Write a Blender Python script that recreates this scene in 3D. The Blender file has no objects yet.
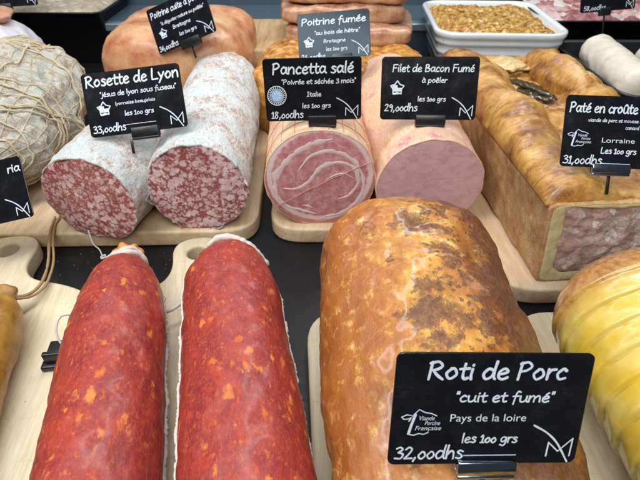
import bpy, bmesh, math, random
from mathutils import Vector, Matrix, Euler, noise
R = math.radians
PI = math.pi
S = 0.01                       # everything below is written in centimetres
sc = bpy.context.scene
col = sc.collection

# ------------------------------------------------------------------ camera
cd = bpy.data.cameras.new('camera')
cam = bpy.data.objects.new('camera', cd)
col.objects.link(cam)
cam.location = (0, 0, 31 * S)
cam.rotation_euler = (R(90 - 38), 0, 0)
cd.sensor_width = 36
cd.lens = 36 * 483 / 640
cd.clip_start = 0.01
cd.clip_end = 30
cd.dof.use_dof = True
cd.dof.focus_distance = 0.30
cd.dof.aperture_fstop = 26
sc.camera = cam

# ------------------------------------------------------------------ display case lamps and added fill lights
w = bpy.data.worlds.new('World')
sc.world = w
w.use_nodes = True
bg = w.node_tree.nodes['Background']
bg.inputs[0].default_value = (0.86, 0.92, 1.0, 1)
bg.inputs[1].default_value = 0.06


def area(name, loc, target, sx, sy, energy, color):
    l = bpy.data.lights.new(name, 'AREA')
    l.shape = 'RECTANGLE'
    l.size = sx * S
    l.size_y = sy * S
    l.energy = energy
    l.color = color
    o = bpy.data.objects.new(name, l)
    o.location = Vector(loc) * S
    o.rotation_euler = (Vector(target) - Vector(loc)).to_track_quat('-Z', 'Y').to_euler()
    col.objects.link(o)
    return o


area('case_light', (-12, 50, 92), (-2, 42, 0), 190, 10, 11.4, (0.98, 0.98, 0.97))
area('rear_case_light', (0, 100, 75), (0, 70, 0), 200, 8, 3.5, (0.80, 0.92, 1.0))
area('front_case_light', (-18, -1, 92), (-4, 30, 0), 120, 20, 5.5, (0.60, 0.84, 1.0))
area('front_fill', (12, -62, 104), (0, 35, 2), 60, 40, 7.0, (1.0, 0.94, 0.86))  # unseen fill added to brighten the front-facing cut ends
area('left_fill', (-95, 5, 120), (0, 25, 0), 60, 45, 4.2, (1.0, 0.90, 0.78))  # unseen warm fill added from the left side

sc.view_settings.view_transform = 'Standard'
sc.view_settings.look = 'None'
sc.view_settings.gamma = 1
sc.view_settings.use_curve_mapping = False
sc.view_settings.exposure = 0.0


# ------------------------------------------------------------------ node helper
class M:
    def __init__(s, name, rough=0.5, spec=0.5):
        s.m = bpy.data.materials.new(name)
        s.m.use_nodes = True
        s.t = s.m.node_tree
        s.b = s.t.nodes['Principled BSDF']
        s.set('Roughness', rough)
        s.set('Specular IOR Level', spec)

    def set(s, k, v):
        if hasattr(v, 'is_output') or isinstance(v, bpy.types.NodeSocket):
            s.t.links.new(v, s.b.inputs[k])
        else:
            if isinstance(v, (tuple, list)) and len(v) == 3 and k in ('Base Color', 'Emission Color', 'Coat Tint', 'Sheen Tint'):
                v = (*v, 1)
            s.b.inputs[k].default_value = v

    def _in(s, sock, v):
        if isinstance(v, bpy.types.NodeSocket):
            s.t.links.new(v, sock)
        else:
            if isinstance(v, (tuple, list)) and len(v) == 3 and sock.type == 'RGBA':
                v = (*v, 1)
            sock.default_value = v

    def co(s, scale=(1, 1, 1), loc=(0, 0, 0), rot=(0, 0, 0)):
        # object coordinates expressed in centimetres
        n = s.t.nodes.new('ShaderNodeTexCoord')
        mp = s.t.nodes.new('ShaderNodeMapping')
        mp.inputs['Scale'].default_value = [100 * q for q in scale]
        mp.inputs['Location'].default_value = loc
        mp.inputs['Rotation'].default_value = rot
        s.t.links.new(n.outputs['Object'], mp.inputs['Vector'])
        return mp.outputs[0]

    def sep(s, v):
        n = s.t.nodes.new('ShaderNodeSeparateXYZ')
        s._in(n.inputs[0], v)
        return n.outputs

    def noise(s, v, scale, detail=4, rough=0.55, dist=0.0, color=False):
        n = s.t.nodes.new('ShaderNodeTexNoise')
        s._in(n.inputs['Vector'], v)
        n.inputs['Scale'].default_value = scale
        n.inputs['Detail'].default_value = detail
        n.inputs['Roughness'].default_value = rough
        n.inputs['Distortion'].default_value = dist
        return n.outputs['Color' if color else 'Fac']

    def vor(s, v, scale, feature='F1', rand=1.0, out='Distance', smooth=None):
        n = s.t.nodes.new('ShaderNodeTexVoronoi')
        n.feature = feature
        s._in(n.inputs['Vector'], v)
        n.inputs['Scale'].default_value = scale
        n.inputs['Randomness'].default_value = rand
        if smooth is not None:
            n.inputs['Smoothness'].default_value = smooth
        return n.outputs[out]

    def ramp(s, f, stops, interp='LINEAR'):
        n = s.t.nodes.new('ShaderNodeValToRGB')
        s._in(n.inputs[0], f)
        e = n.color_ramp.elements
        n.color_ramp.interpolation = interp
        while len(e) < len(stops):
            e.new(0.5)
        for q, (p, c) in zip(e, stops):
            q.position = p
            q.color = (c, c, c, 1) if isinstance(c, (int, float)) else (*c, 1)
        return n.outputs[0]

    def mix(s, f, a, b, mode='MIX'):
        n = s.t.nodes.new('ShaderNodeMix')
        n.data_type = 'RGBA'
        n.blend_type = mode
        s._in(n.inputs[0], f)
        s._in(n.inputs[6], a)
        s._in(n.inputs[7], b)
        return n.outputs[2]

    def math(s, op, a, b=0.0, c=0.0, clamp=False):
        n = s.t.nodes.new('ShaderNodeMath')
        n.operation = op
        n.use_clamp = clamp
        s._in(n.inputs[0], a)
        s._in(n.inputs[1], b)
        s._in(n.inputs[2], c)
        return n.outputs[0]

    def vadd(s, v, col_, amt):
        # warp a vector by a noise colour
        a = s.t.nodes.new('ShaderNodeVectorMath')
        a.operation = 'SUBTRACT'
        s._in(a.inputs[0], col_)
        a.inputs[1].default_value = (0.5, 0.5, 0.5)
        b = s.t.nodes.new('ShaderNodeVectorMath')
        b.operation = 'MULTIPLY_ADD'
        s._in(b.inputs[0], a.outputs[0])
        b.inputs[1].default_value = (amt, amt, amt)
        s._in(b.inputs[2], v)
        return b.outputs[0]

    def bump(s, h, strength=0.4, dist=0.1):
        n = s.t.nodes.new('ShaderNodeBump')
        n.inputs['Strength'].default_value = strength
        n.inputs['Distance'].default_value = dist * S
        s._in(n.inputs['Height'], h)
        s.t.links.new(n.outputs[0], s.b.inputs['Normal'])

    def sss(s, wgt, rad=(0.6, 0.25, 0.15), scale=0.3):
        s.set('Subsurface Weight', wgt)
        s.b.inputs['Subsurface Radius'].default_value = rad
        s.set('Subsurface Scale', scale * S)


def plain(name, c, rough=0.5, metal=0.0, spec=0.5, var=0.12, nscale=0.8):
    m = M(name, rough, spec)
    v = m.co()
    f = m.noise(v, nscale, 5)
    m.set('Base Color', m.mix(f, tuple(q * (1 - var) for q in c), tuple(min(1, q * (1 + var)) for q in c)))
    m.set('Metallic', metal)
    r = m.noise(v, nscale * 3, 4)
    m.set('Roughness', m.math('MULTIPLY_ADD', r, 0.18, max(0.02, rough - 0.09)))
    return m.m


# ------------------------------------------------------------------ materials
def mat_counter():
    m = M('counter_slate', 0.42, 0.3)
    v = m.co()
    a = m.noise(v, 0.25, 7, 0.65)
    b = m.noise(v, 2.5, 5, 0.6)
    c = m.mix(a, (0.003, 0.003, 0.004), (0.010, 0.009, 0.010))
    sp = m.ramp(b, [(0.60, 0.0), (0.74, 1.0)])
    m.set('Base Color', m.mix(m.math('MULTIPLY', sp, 0.30), c, (0.050, 0.043, 0.038)))
    m.set('Roughness', m.math('MULTIPLY_ADD', b, 0.35, 0.25))
    m.bump(b, 0.15, 0.05)
    return m.m


def mat_wood(name, c0, c1, c2):
    m = M(name, 0.55, 0.35)
    v = m.co((1, 0.07, 1))
    wv = m.vadd(v, m.noise(m.co((0.25, 0.04, 0.4)), 1.0, 2, color=True), 3.0)
    g = m.noise(wv, 1.1, 5, 0.6)
    f = m.noise(m.co((1, 0.05, 1)), 9, 4, 0.7)
    c = m.ramp(g, [(0.3, c0), (0.5, c1), (0.72, c2)])
    fl = m.ramp(f, [(0.42, 0.0), (0.70, 1.0)])
    c = m.mix(m.math('MULTIPLY', fl, 0.35), c, tuple(q * 0.62 for q in c0))
    st = m.ramp(m.noise(m.co((.5, .25, .5)), 0.5, 4), [(0.5, 0.0), (0.75, 1.0)])
    c = m.mix(m.math('MULTIPLY', st, 0.5), c, tuple(q * p for q, p in zip(c1, (0.75, 0.66, 0.52))))
    cut = m.ramp(m.noise(m.vadd(m.co((0.16, 4.5, 1), (0, 0, 0), (0, 0, .35)), m.noise(m.co((.1, .1, .1)), 1, 2, color=True), 1.5), 1.0, 3, .6), [(0.66, 0.0), (0.70, 1.0)])
    c = m.mix(m.math('MULTIPLY', cut, 0.30), c, tuple(q * 0.45 for q in c1))
    stn = m.ramp(m.noise(m.co((.8, .6, .8), (7, 3, 0)), 0.8, 6, .7), [(0.58, 0.0), (0.70, 1.0)])
    c = m.mix(m.math('MULTIPLY', stn, 0.22), c, (0.40, 0.22, 0.10))
    m.set('Base Color', c)
    m.bump(m.math('SUBTRACT', f, cut), 0.22, 0.04)
    return m.m


def mat_mould(name, white, brown, sc_=1.0, amount=0.5, dust=(0.66, 0.71, 0.71)):
    m = M(name, 0.85, 0.2)
    v = m.co((1, 0.7, 1))
    wv = m.vadd(v, m.noise(v, 0.9 * sc_, 3, color=True), 1.1)
    a = m.noise(wv, 2.6 * sc_, 8, 0.72)
    wr = m.noise(m.vadd(m.co((1, .55, 1)), m.noise(v, 1.5, 3, color=True), .6), 6 * sc_, 5, 0.7)
    b = m.noise(m.co(), 0.40 * sc_, 4, 0.6)
    big = m.ramp(b, [(0.40, 0.0), (0.60, 1.0)])
    k = m.math('ADD', m.math('MULTIPLY', a, 0.65), m.math('MULTIPLY', wr, 0.45))
    k = m.math('ADD', k, m.math('MULTIPLY', m.math('SUBTRACT', 0.5, b), 0.55))
    f = m.ramp(k, [(amount, 0.0), (amount + 0.16, 1.0)])
    wc = m.mix(big, white, dust)
    wc = m.mix(m.ramp(wr, [(0.40, 0.0), (0.62, 0.65)]), wc, tuple(q * 0.74 for q in white))
    bc = m.mix(wr, tuple(q * 0.55 for q in brown), tuple(min(1, q * 1.4) for q in brown))
    m.set('Base Color', m.mix(f, wc, bc))
    h = m.math('MULTIPLY_ADD', a, -0.7, m.math('MULTIPLY', wr, -0.5))
    m.bump(h, 1.0, 0.24)
    return m.m


def mat_salami_cut(name, red, fat, dens=0.5, cell=1.6, seed=0.0):
    m = M(name, 0.33, 0.5)
    v = m.co((1, 0.3, 1), (seed, seed * 2, seed * 3))
    wv = m.vadd(v, m.noise(v, 1.7, 4, color=True), 0.60)
    wv = m.vadd(wv, m.noise(v, 6, 4, color=True), 0.32)

    def grains(sc_, dn, soft):
        d = m.vor(wv, sc_)
        r = m.sep(m.vor(wv, sc_, out='Color'))
        th = m.math('MULTIPLY_ADD', r[0], 0.60, dn)
        return m.ramp(m.math('SUBTRACT', th, d), [(0.0, 0.0), (soft, 1.0)]), r[1]
    g1, c1 = grains(cell, dens - 0.40, 0.26)
    g2, c2 = grains(cell * 1.9, dens - 0.52, 0.22)
    f = m.math('MAXIMUM', g1, m.math('MULTIPLY', g2, 0.8))
    n = m.noise(v, 5, 5, 0.7)
    n0 = m.noise(v, 0.7, 3)
    rc = m.mix(n, tuple(q * 0.55 for q in red), tuple(q * 1.5 for q in red))
    rc = m.mix(m.ramp(n0, [(0.4, 0.0), (0.65, 0.6)]), rc, (red[0] * 1.25, red[1] * 1.9, red[2] * 1.5))
    fc = m.mix(c1, tuple(a * .68 + b * .32 for a, b in zip(fat, red)), fat)
    f = m.math('MULTIPLY', f, m.ramp(n, [(0.25, 0.6), (0.55, 1.0)]))
    m.set('Base Color', m.mix(f, rc, fc))
    m.set('Roughness', m.math('MULTIPLY_ADD', n, 0.35, 0.20))
    m.sss(0.15)
    m.bump(m.math('MULTIPLY_ADD', f, 0.5, m.math('MULTIPLY', n, 0.8)), 0.4, 0.09)
    return m.m


def mat_chorizo(name, seed):
    m = M(name, 0.36, 0.35)
    v = m.co((1, 0.8, 1), (seed, seed, seed))
    ve = m.co((1.15, 0.7, 1.15), (seed, seed, seed), (0.0, 0.0, 0.35))
    wv = m.vadd(ve, m.noise(v, 1.4, 5, color=True), 1.1)
    wv = m.vadd(wv, m.noise(v, 5, 3, color=True), 0.22)
    d = m.vor(wv, 1.35)
    rnd = m.sep(m.vor(wv, 1.35, out='Color'))
    th = m.math('MULTIPLY_ADD', rnd[0], 0.68, -0.21)
    blob = m.ramp(m.math('SUBTRACT', th, d), [(-0.01, 0.0), (0.24, 1.0)])
    d2 = m.vor(wv, 3.0)
    rnd2 = m.sep(m.vor(wv, 3.0, out='Color'))
    blob2 = m.ramp(m.math('SUBTRACT', m.math('MULTIPLY_ADD', rnd2[0], 0.66, -0.12), d2), [(-0.02, 0.0), (0.40, 0.9)])
    n = m.noise(v, 0.7, 5, 0.6)
    fn = m.noise(m.co((1, .45, 1)), 9, 5, 0.7)
    base = m.ramp(n, [(0.28, (0.18, 0.015, 0.018)), (0.5, (0.28, 0.025, 0.021)), (0.72, (0.42, 0.042, 0.018))])
    base = m.mix(m.ramp(fn, [(0.45, 0.0), (0.7, 0.5)]), base, (0.42, 0.085, 0.075))
    base = m.mix(m.math('MULTIPLY', m.ramp(m.noise(v, 3.1, 4, .7), [(0.5, 0.0), (0.66, 1.0)]), 0.55), base, (0.52, 0.075, 0.018))
    oc = m.mix(rnd[1], (0.62, 0.13, 0.012), (0.84, 0.30, 0.045))
    f = m.math('MULTIPLY', m.math('MAXIMUM', blob, m.math('MULTIPLY', blob2, 0.6)), m.ramp(fn, [(0.2, 0.55), (0.6, 1.0)]))
    c = m.mix(m.math('MULTIPLY', f, 0.82), base, oc)
    dust = m.ramp(m.noise(v, 1.3, 6, 0.75), [(0.62, 0.0), (0.84, 0.35)])
    c = m.mix(dust, c, (0.58, 0.34, 0.33))
    m.set('Base Color', c)
    m.set('Roughness', m.math('MULTIPLY_ADD', fn, 0.35, 0.30))
    m.sss(0.06)
    m.set('Coat Weight', 0.18)
    m.set('Coat Roughness', 0.18)
    wk = m.noise(m.vadd(m.co((1, .22, 1)), m.noise(v, 1, 3, color=True), .4), 3.2, 4, .6)
    m.bump(m.math('ADD', m.math('MULTIPLY_ADD', n, 1.4, m.math('MULTIPLY', f, 0.7)), m.math('MULTIPLY_ADD', fn, 0.5, m.math('MULTIPLY', wk, .9))), 0.38, 0.12)
    return m.m


def mat_roast():
    m = M('roast_rind', 0.32, 0.5)
    v = m.co()
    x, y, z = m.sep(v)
    n1 = m.noise(v, 0.30, 5, 0.6)
    n2 = m.noise(m.co((1.1, .9, 1)), 1.2, 8, 0.70)
    n4 = m.noise(m.co((1, .7, 1)), 5.0, 6, 0.72)
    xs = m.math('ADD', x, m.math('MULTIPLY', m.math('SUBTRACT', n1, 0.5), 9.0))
    u = m.math('MULTIPLY_ADD', xs, 0.0769, 0.5)                    # 0 left flank, 1 right flank
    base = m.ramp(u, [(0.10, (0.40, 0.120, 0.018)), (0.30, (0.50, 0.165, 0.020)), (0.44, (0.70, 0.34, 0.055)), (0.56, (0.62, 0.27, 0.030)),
                      (0.72, (0.36, 0.115, 0.014)), (0.92, (0.17, 0.060, 0.016))])  # browning, with ridge highlight and right-side shading painted in
    c = m.mix(m.ramp(n2, [(0.40, 0.65), (0.52, 0.0)]), base, (0.40, 0.12, 0.018))
    c = m.mix(m.ramp(n2, [(0.54, 0.0), (0.68, 0.8)]), c, (0.80, 0.53, 0.15))
    stv = m.vadd(m.co((0.9, 0.30, 0.5), (0, 0, 0), (0, 0, 0.75)), m.noise(v, .8, 3, color=True), .5)
    st = m.ramp(m.noise(stv, 1.4, 6, 0.66), [(0.44, 0.0), (0.58, 1.0)])
    lft = m.ramp(u, [(0.25, 1.0), (0.55, 0.0)])
    c = m.mix(m.math('MULTIPLY', m.math('MULTIPLY', st, lft), 0.5), c, (0.27, 0.075, 0.016))
    # charred patches, denser over the right flank
    bl = m.noise(m.vadd(v, m.noise(v, 1.2, 4, color=True), .9), 0.50, 9, 0.74)
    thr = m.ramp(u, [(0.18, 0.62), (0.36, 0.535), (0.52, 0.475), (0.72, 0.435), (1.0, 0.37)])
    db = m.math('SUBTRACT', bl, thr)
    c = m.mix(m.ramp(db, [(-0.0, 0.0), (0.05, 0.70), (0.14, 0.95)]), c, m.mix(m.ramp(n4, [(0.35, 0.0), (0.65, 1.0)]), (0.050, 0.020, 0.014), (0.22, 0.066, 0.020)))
    sp = m.ramp(m.math('SUBTRACT', m.vor(m.vadd(v, m.noise(v, 4, 3, color=True), .5), 2.1), m.math('MULTIPLY', m.noise(v, .7, 3), 0.42)), [(0.0, 1.0), (0.07, 0.0)])
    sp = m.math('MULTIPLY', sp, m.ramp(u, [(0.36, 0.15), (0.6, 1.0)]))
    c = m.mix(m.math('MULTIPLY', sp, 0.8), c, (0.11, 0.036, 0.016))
    m.set('Base Color', c)
    m.set('Roughness', m.math('MULTIPLY_ADD', n2, 0.5, 0.10))
    m.set('Coat Weight', 0.3)
    m.set('Coat Roughness', 0.12)
    m.bump(m.math('ADD', m.math('MULTIPLY_ADD', st, -0.12, n2), m.math('MULTIPLY', n4, 0.55)), 0.6, 0.16)
    return m.m


def mat_pancetta_cut():
    m = M('rolled_belly_cut', 0.3, 0.5)
    v = m.co((1, 0, 1), (0, 0, -5.55))
    wv = m.vadd(v, m.noise(m.co((1, 0, 1), (2.3, 0, 1.1)), 0.24, 2, color=True), 5.0)
    wv = m.vadd(wv, m.noise(v, 0.8, 3, color=True), .9)
    x, y, z = m.sep(wv)
    r = m.math('SQRT', m.math('ADD', m.math('MULTIPLY', x, x), m.math('MULTIPLY', z, z)))
    th = m.math('DIVIDE', m.math('ARCTAN2', z, x), 2 * PI)
    ph = m.math('FRACT', m.math('ADD', m.math('DIVIDE', r, 2.7), th))
    n = m.noise(m.vadd(v, m.noise(v, 2, 3, color=True), .5), 1.4, 5, 0.65)
    phn = m.math('ADD', ph, m.math('MULTIPLY', m.math('SUBTRACT', n, 0.5), 0.30))
    wf = m.ramp(phn, [(0.02, 0.0), (0.09, 1.0), (0.15, 1.0), (0.24, 0.0)])
    thin = m.ramp(phn, [(0.58, 0.0), (0.62, 0.6), (0.66, 0.0)])
    f = m.math('MAXIMUM', wf, thin)
    f = m.math('MULTIPLY', f, m.ramp(m.noise(v, .5, 3), [(0.36, 0.0), (0.5, 1.0)]))
    r0 = m.math('SQRT', m.math('ADD', m.math('POWER', m.sep(v)[0], 2.0), m.math('POWER', m.sep(v)[2], 2.0)))
    rim = m.ramp(m.math('DIVIDE', m.math('ADD', r0, m.math('MULTIPLY', m.math('SUBTRACT', n, .5), 0.5)), 6.0), [(0.745, 0.0), (0.78, 1.0), (0.835, 0.9), (0.86, 0.0)])
    rimred = m.ramp(m.math('DIVIDE', r0, 6.0), [(0.83, 0.0), (0.86, 1.0)])
    meat = m.ramp(n, [(0.3, (0.48, 0.14, 0.15)), (0.50, (0.60, 0.25, 0.25)), (0.70, (0.70, 0.42, 0.40))])
    meat = m.mix(rimred, meat, (0.52, 0.19, 0.15))
    fat = m.mix(n, (0.74, 0.52, 0.50), (0.82, 0.66, 0.64))
    m.set('Base Color', m.mix(m.math('MAXIMUM', m.math('MULTIPLY', thin, .8), rim), meat, fat))
    m.set('Roughness', m.math('MULTIPLY_ADD', n, 0.25, 0.18))
    m.sss(0.15)
    m.bump(n, 0.25, 0.1)
    return m.m


def mat_net_skin():
    m = M('rolled_belly_skin', 0.5)
    v = m.co()
    n = m.noise(v, 0.8, 5)
    f = m.noise(m.co((1, .3, 1)), 6, 4, .65)
    c = m.ramp(n, [(0.3, (0.66, 0.38, 0.22)), (0.5, (0.76, 0.54, 0.36)), (0.7, (0.80, 0.66, 0.48))])
    m.set('Base Color', m.mix(m.math('MULTIPLY', f, 0.4), c, (0.60, 0.30, 0.16)))
    m.sss(0.15)
    m.bump(f, 0.3, 0.1)
    return m.m


def mat_loin_skin():
    m = M('smoked_loin_skin', 0.42)
    v = m.co()
    n = m.noise(m.vadd(v, m.noise(v, .6, 3, color=True), 1.2), 0.55, 6, 0.6)
    f = m.noise(m.co((1, .25, 1)), 5, 5, .7)
    c = m.ramp(n, [(0.32, (0.62, 0.22, 0.19)), (0.43, (0.72, 0.42, 0.32)), (0.55, (0.74, 0.46, 0.27)), (0.72, (0.66, 0.33, 0.15))])
    w_ = m.ramp(f, [(0.48, 0.0), (0.68, 0.7)])
    m.set('Base Color', m.mix(w_, c, (0.80, 0.64, 0.56)))
    m.sss(0.15)
    m.bump(f, 0.35, 0.08)
    return m.m


def mat_loin_cut():
    m = M('smoked_loin_cut', 0.3)
    v = m.co((1, 0, 1))
    wv = m.vadd(v, m.noise(v, .5, 3, color=True), 1.5)
    n = m.noise(wv, 0.5, 5, .6)
    f = m.noise(m.co((1, .5, 1.0)), 8, 4, .7)
    c = m.ramp(n, [(0.3, (0.62, 0.345, 0.365)), (0.5, (0.66, 0.39, 0.405)), (0.7, (0.70, 0.43, 0.44))])
    streak = m.ramp(m.math('ABSOLUTE', m.math('SUBTRACT', m.noise(m.co((.6, .5, 1.2), (0, 0, 0), (0, .6, 0)), .45, 3), 0.5)), [(0.0, 0.3), (0.03, 0.0)])
    c = m.mix(streak, c, (0.40, 0.15, 0.16))
    c = m.mix(m.ramp(f, [(0.58, 0.0), (0.75, 0.55)]), c, (0.70, 0.46, 0.44))
    m.set('Base Color', c)
    m.set('Roughness', m.math('MULTIPLY_ADD', f, 0.25, 0.2))
    m.sss(0.2)
    m.bump(f, 0.07, 0.05)
    return m.m


def mat_crust_top():
    m = M('glazed_crust', 0.28)
    v = m.co()
    a = m.noise(m.vadd(v, m.noise(v, .8, 4, color=True), .8), 0.30, 5, .6)
    f = m.noise(m.vadd(m.co((0.35, 1.3, .35), (0, 0, 0), (0, 0, .25)), m.noise(v, 1.2, 3, color=True), .5), 3.2, 6, .72)
    c = m.ramp(a, [(0.32, (0.12, 0.038, 0.012)), (0.42, (0.30, 0.11, 0.020)), (0.51, (0.45, 0.20, 0.034)), (0.61, (0.55, 0.29, 0.065)), (0.74, (0.64, 0.41, 0.15))])
    c = m.mix(m.ramp(f, [(0.50, 0.0), (0.72, 0.65)]), c, (0.66, 0.42, 0.15))
    c = m.mix(m.ramp(f, [(0.30, 0.75), (0.46, 0.0)]), c, (0.15, 0.045, 0.013))
    m.set('Base Color', c)
    m.set('Roughness', m.math('MULTIPLY_ADD', a, 0.5, 0.16))
    m.set('Coat Weight', 0.15)
    m.set('Coat Roughness', 0.25)
    m.bump(m.math('ADD', a, m.math('MULTIPLY', f, .45)), 0.55, 0.14)
    return m.m


def mat_crust_side():
    m = M('baked_crust_side', 0.6, 0.35)
    v = m.co()
    a = m.noise(m.co((1, .7, .45)), 0.75, 8, .72)
    f = m.noise(v, 6, 5, .75)
    z = m.sep(v)[2]
    c = m.ramp(a, [(0.32, (0.30, 0.12, 0.04)), (0.43, (0.48, 0.25, 0.10)), (0.53, (0.58, 0.34, 0.15)), (0.66, (0.68, 0.48, 0.27))])
    c = m.mix(m.ramp(f, [(0.42, 0.45), (0.56, 0.0)]), c, (0.22, 0.08, 0.03))
    m.set('Base Color', c)
    m.bump(m.math('ADD', m.math('MULTIPLY', a, 0.6), m.math('MULTIPLY', f, .5)), 0.5, 0.1)
    return m.m


def mat_dough():
    m = M('pale_dough', 0.55)
    v = m.co()
    a = m.noise(v, 1.6, 5, .65)
    m.set('Base Color', m.ramp(a, [(0.3, (0.52, 0.38, 0.17)), (0.55, (0.66, 0.55, 0.30)), (0.75, (0.70, 0.63, 0.38))]))
    m.sss(0.1)
    m.bump(a, 0.3, 0.1)
    return m.m


def mat_filling():
    m = M('pate_filling', 0.32)
    v = m.co((1, .5, 1))
    wv = m.vadd(v, m.noise(v, 1.1, 5, color=True), 1.5)
    wv = m.vadd(wv, m.noise(v, 5, 3, color=True), .25)
    cc = m.sep(m.vor(wv, 1.35, out='Color'))
    e = m.vor(wv, 1.35, 'DISTANCE_TO_EDGE')
    n = m.noise(m.co((0.6, .5, 1.4)), 3.0, 5, .7)
    c = m.ramp(cc[0], [(0.0, (0.46, 0.28, 0.23)), (0.3, (0.56, 0.39, 0.33)), (0.55, (0.62, 0.47, 0.41)), (0.78, (0.62, 0.48, 0.43)), (0.90, (0.78, 0.69, 0.65))], 'CONSTANT')
    c = m.mix(m.math('MULTIPLY', n, .35), c, (0.42, 0.25, 0.20))
    c = m.mix(m.ramp(n, [(0.56, 0.0), (0.72, 0.7)]), c, (0.62, 0.46, 0.40))
    c = m.mix(m.ramp(e, [(0.0, 0.65), (0.06, 0.0)]), c, (0.22, 0.10, 0.08))
    k2 = m.sep(m.vor(wv, 1.9, out='Color'))
    d2 = m.vor(wv, 1.9)
    pist = m.math('MULTIPLY', m.math('GREATER_THAN', k2[1], 0.93), m.ramp(d2, [(0.28, 1.0), (0.36, 0.0)]))
    c = m.mix(pist, c, (0.42, 0.34, 0.05))
    drk = m.math('MULTIPLY', m.math('LESS_THAN', k2[2], 0.06), m.ramp(d2, [(0.25, 1.0), (0.33, 0.0)]))
    c = m.mix(drk, c, (0.05, 0.028, 0.025))
    m.set('Base Color', c)
    m.set('Roughness', m.math('MULTIPLY_ADD', n, 0.35, 0.15))
    m.sss(0.1)
    m.bump(m.math('ADD', m.math('MULTIPLY', e, 1.2), n), 0.4, 0.1)
    return m.m


def mat_yellow():
    m = M('yellow_rib_rind', 0.22)
    v = m.co()
    y = m.sep(v)[1]
    a = m.noise(v, 0.7, 5, .6)
    f = m.noise(m.co((1, .3, 1)), 3, 4)
    pat = m.ramp(m.noise(m.co((.5, .8, .5), (2, 0, 0)), 0.8, 3), [(0.40, 0.0), (0.58, 1.0)])
    c = m.mix(a, (0.64, 0.38, 0.025), (0.74, 0.51, 0.075))
    c = m.mix(m.math('MULTIPLY', pat, 0.5), c, (0.76, 0.61, 0.20))
    yy = m.math('ADD', y, m.math('MULTIPLY', m.math('SUBTRACT', a, .5), 2.4))
    endf = m.ramp(m.math('MULTIPLY_ADD', yy, 0.1, -1.68), [(0.14, 0.0), (0.40, 1.0)])
    c = m.mix(endf, c, m.ramp(f, [(0.3, (0.33, 0.12, 0.03)), (0.5, (0.46, 0.20, 0.06)), (0.7, (0.54, 0.30, 0.13))]))
    m.set('Base Color', c)
    m.set('Coat Weight', 0.6)
    m.set('Coat Roughness', 0.13)
    m.sss(0.2, (0.6, 0.4, 0.1), 0.4)
    m.bump(m.noise(m.co((1, .6, 1)), 3.0, 4, .6), 0.22, 0.08)
    return m.m


def mat_ham(name, stops, n_s=0.35, gloss=0.35, fatcol=(0.70, 0.50, 0.40)):
    m = M(name, gloss)
    v = m.co()
    a = m.noise(m.vadd(v, m.noise(v, .4, 3, color=True), 1.6), n_s, 6, .6)
    f = m.noise(v, 3.2, 5, .7)
    c = m.ramp(a, stops)
    c = m.mix(m.ramp(f, [(0.52, 0.0), (0.75, 0.4)]), c, fatcol)
    m.set('Base Color', c)
    m.set('Roughness', m.math('MULTIPLY_ADD', f, 0.3, gloss - 0.12))
    m.sss(0.12)
    m.bump(m.math('ADD', a, m.math('MULTIPLY', f, .5)), 0.35, 0.12)
    return m.m


def mat_chop(name, cols, scale=0.9, gloss=0.35):
    m = M(name, gloss)
    v = m.co()
    wv = m.vadd(v, m.noise(v, 1.2, 3, color=True), 0.8)
    cc = m.sep(m.vor(wv, scale, out='Color'))
    n = m.noise(v, 3, 5, .7)
    st = [(i / len(cols), c) for i, c in enumerate(cols)]
    c = m.ramp(cc[0], st, 'CONSTANT')
    c = m.mix(m.math('MULTIPLY', n, 0.45), c, cols[0])
    m.set('Base Color', c)
    m.bump(n, 0.5, 0.12)
    return m.m


def mat_ceramic():
    m = M('white_glaze', 0.14)
    v = m.co()
    n = m.noise(v, 0.6, 4)
    m.set('Base Color', m.mix(n, (0.74, 0.77, 0.80), (0.82, 0.84, 0.85)))
    m.set('Coat Weight', 0.5)
    m.set('Coat Roughness', 0.06)
    return m.m


def mat_card():
    m = M('black_card', 0.16, 0.4)
    v = m.co()
    n = m.noise(v, 0.7, 6, .68)
    f = m.noise(m.co((.5, 1, 1.6), (0, 0, 0), (0, .5, 0)), 4, 6, .75)
    c = m.mix(n, (0.004, 0.004, 0.006), (0.012, 0.012, 0.015))
    sm = m.math('MULTIPLY', m.ramp(f, [(0.5, 0.0), (0.75, 1.0)]), m.ramp(n, [(0.48, 0.0), (0.64, 1.0)]))
    m.set('Base Color', m.mix(m.math('MULTIPLY', sm, 0.5), c, (0.045, 0.047, 0.052)))
    m.set('Roughness', m.math('MULTIPLY_ADD', n, 0.30, 0.04))
    return m.m


def mat_ink():
    m = M('white_marker', 0.6)
    n = m.noise(m.co(), 9, 4, .7)
    m.set('Base Color', m.ramp(n, [(0.25, (0.48, 0.52, 0.57)), (0.5, (0.66, 0.71, 0.76)), (0.75, (0.78, 0.82, 0.86))]))
    return m.m


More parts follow.
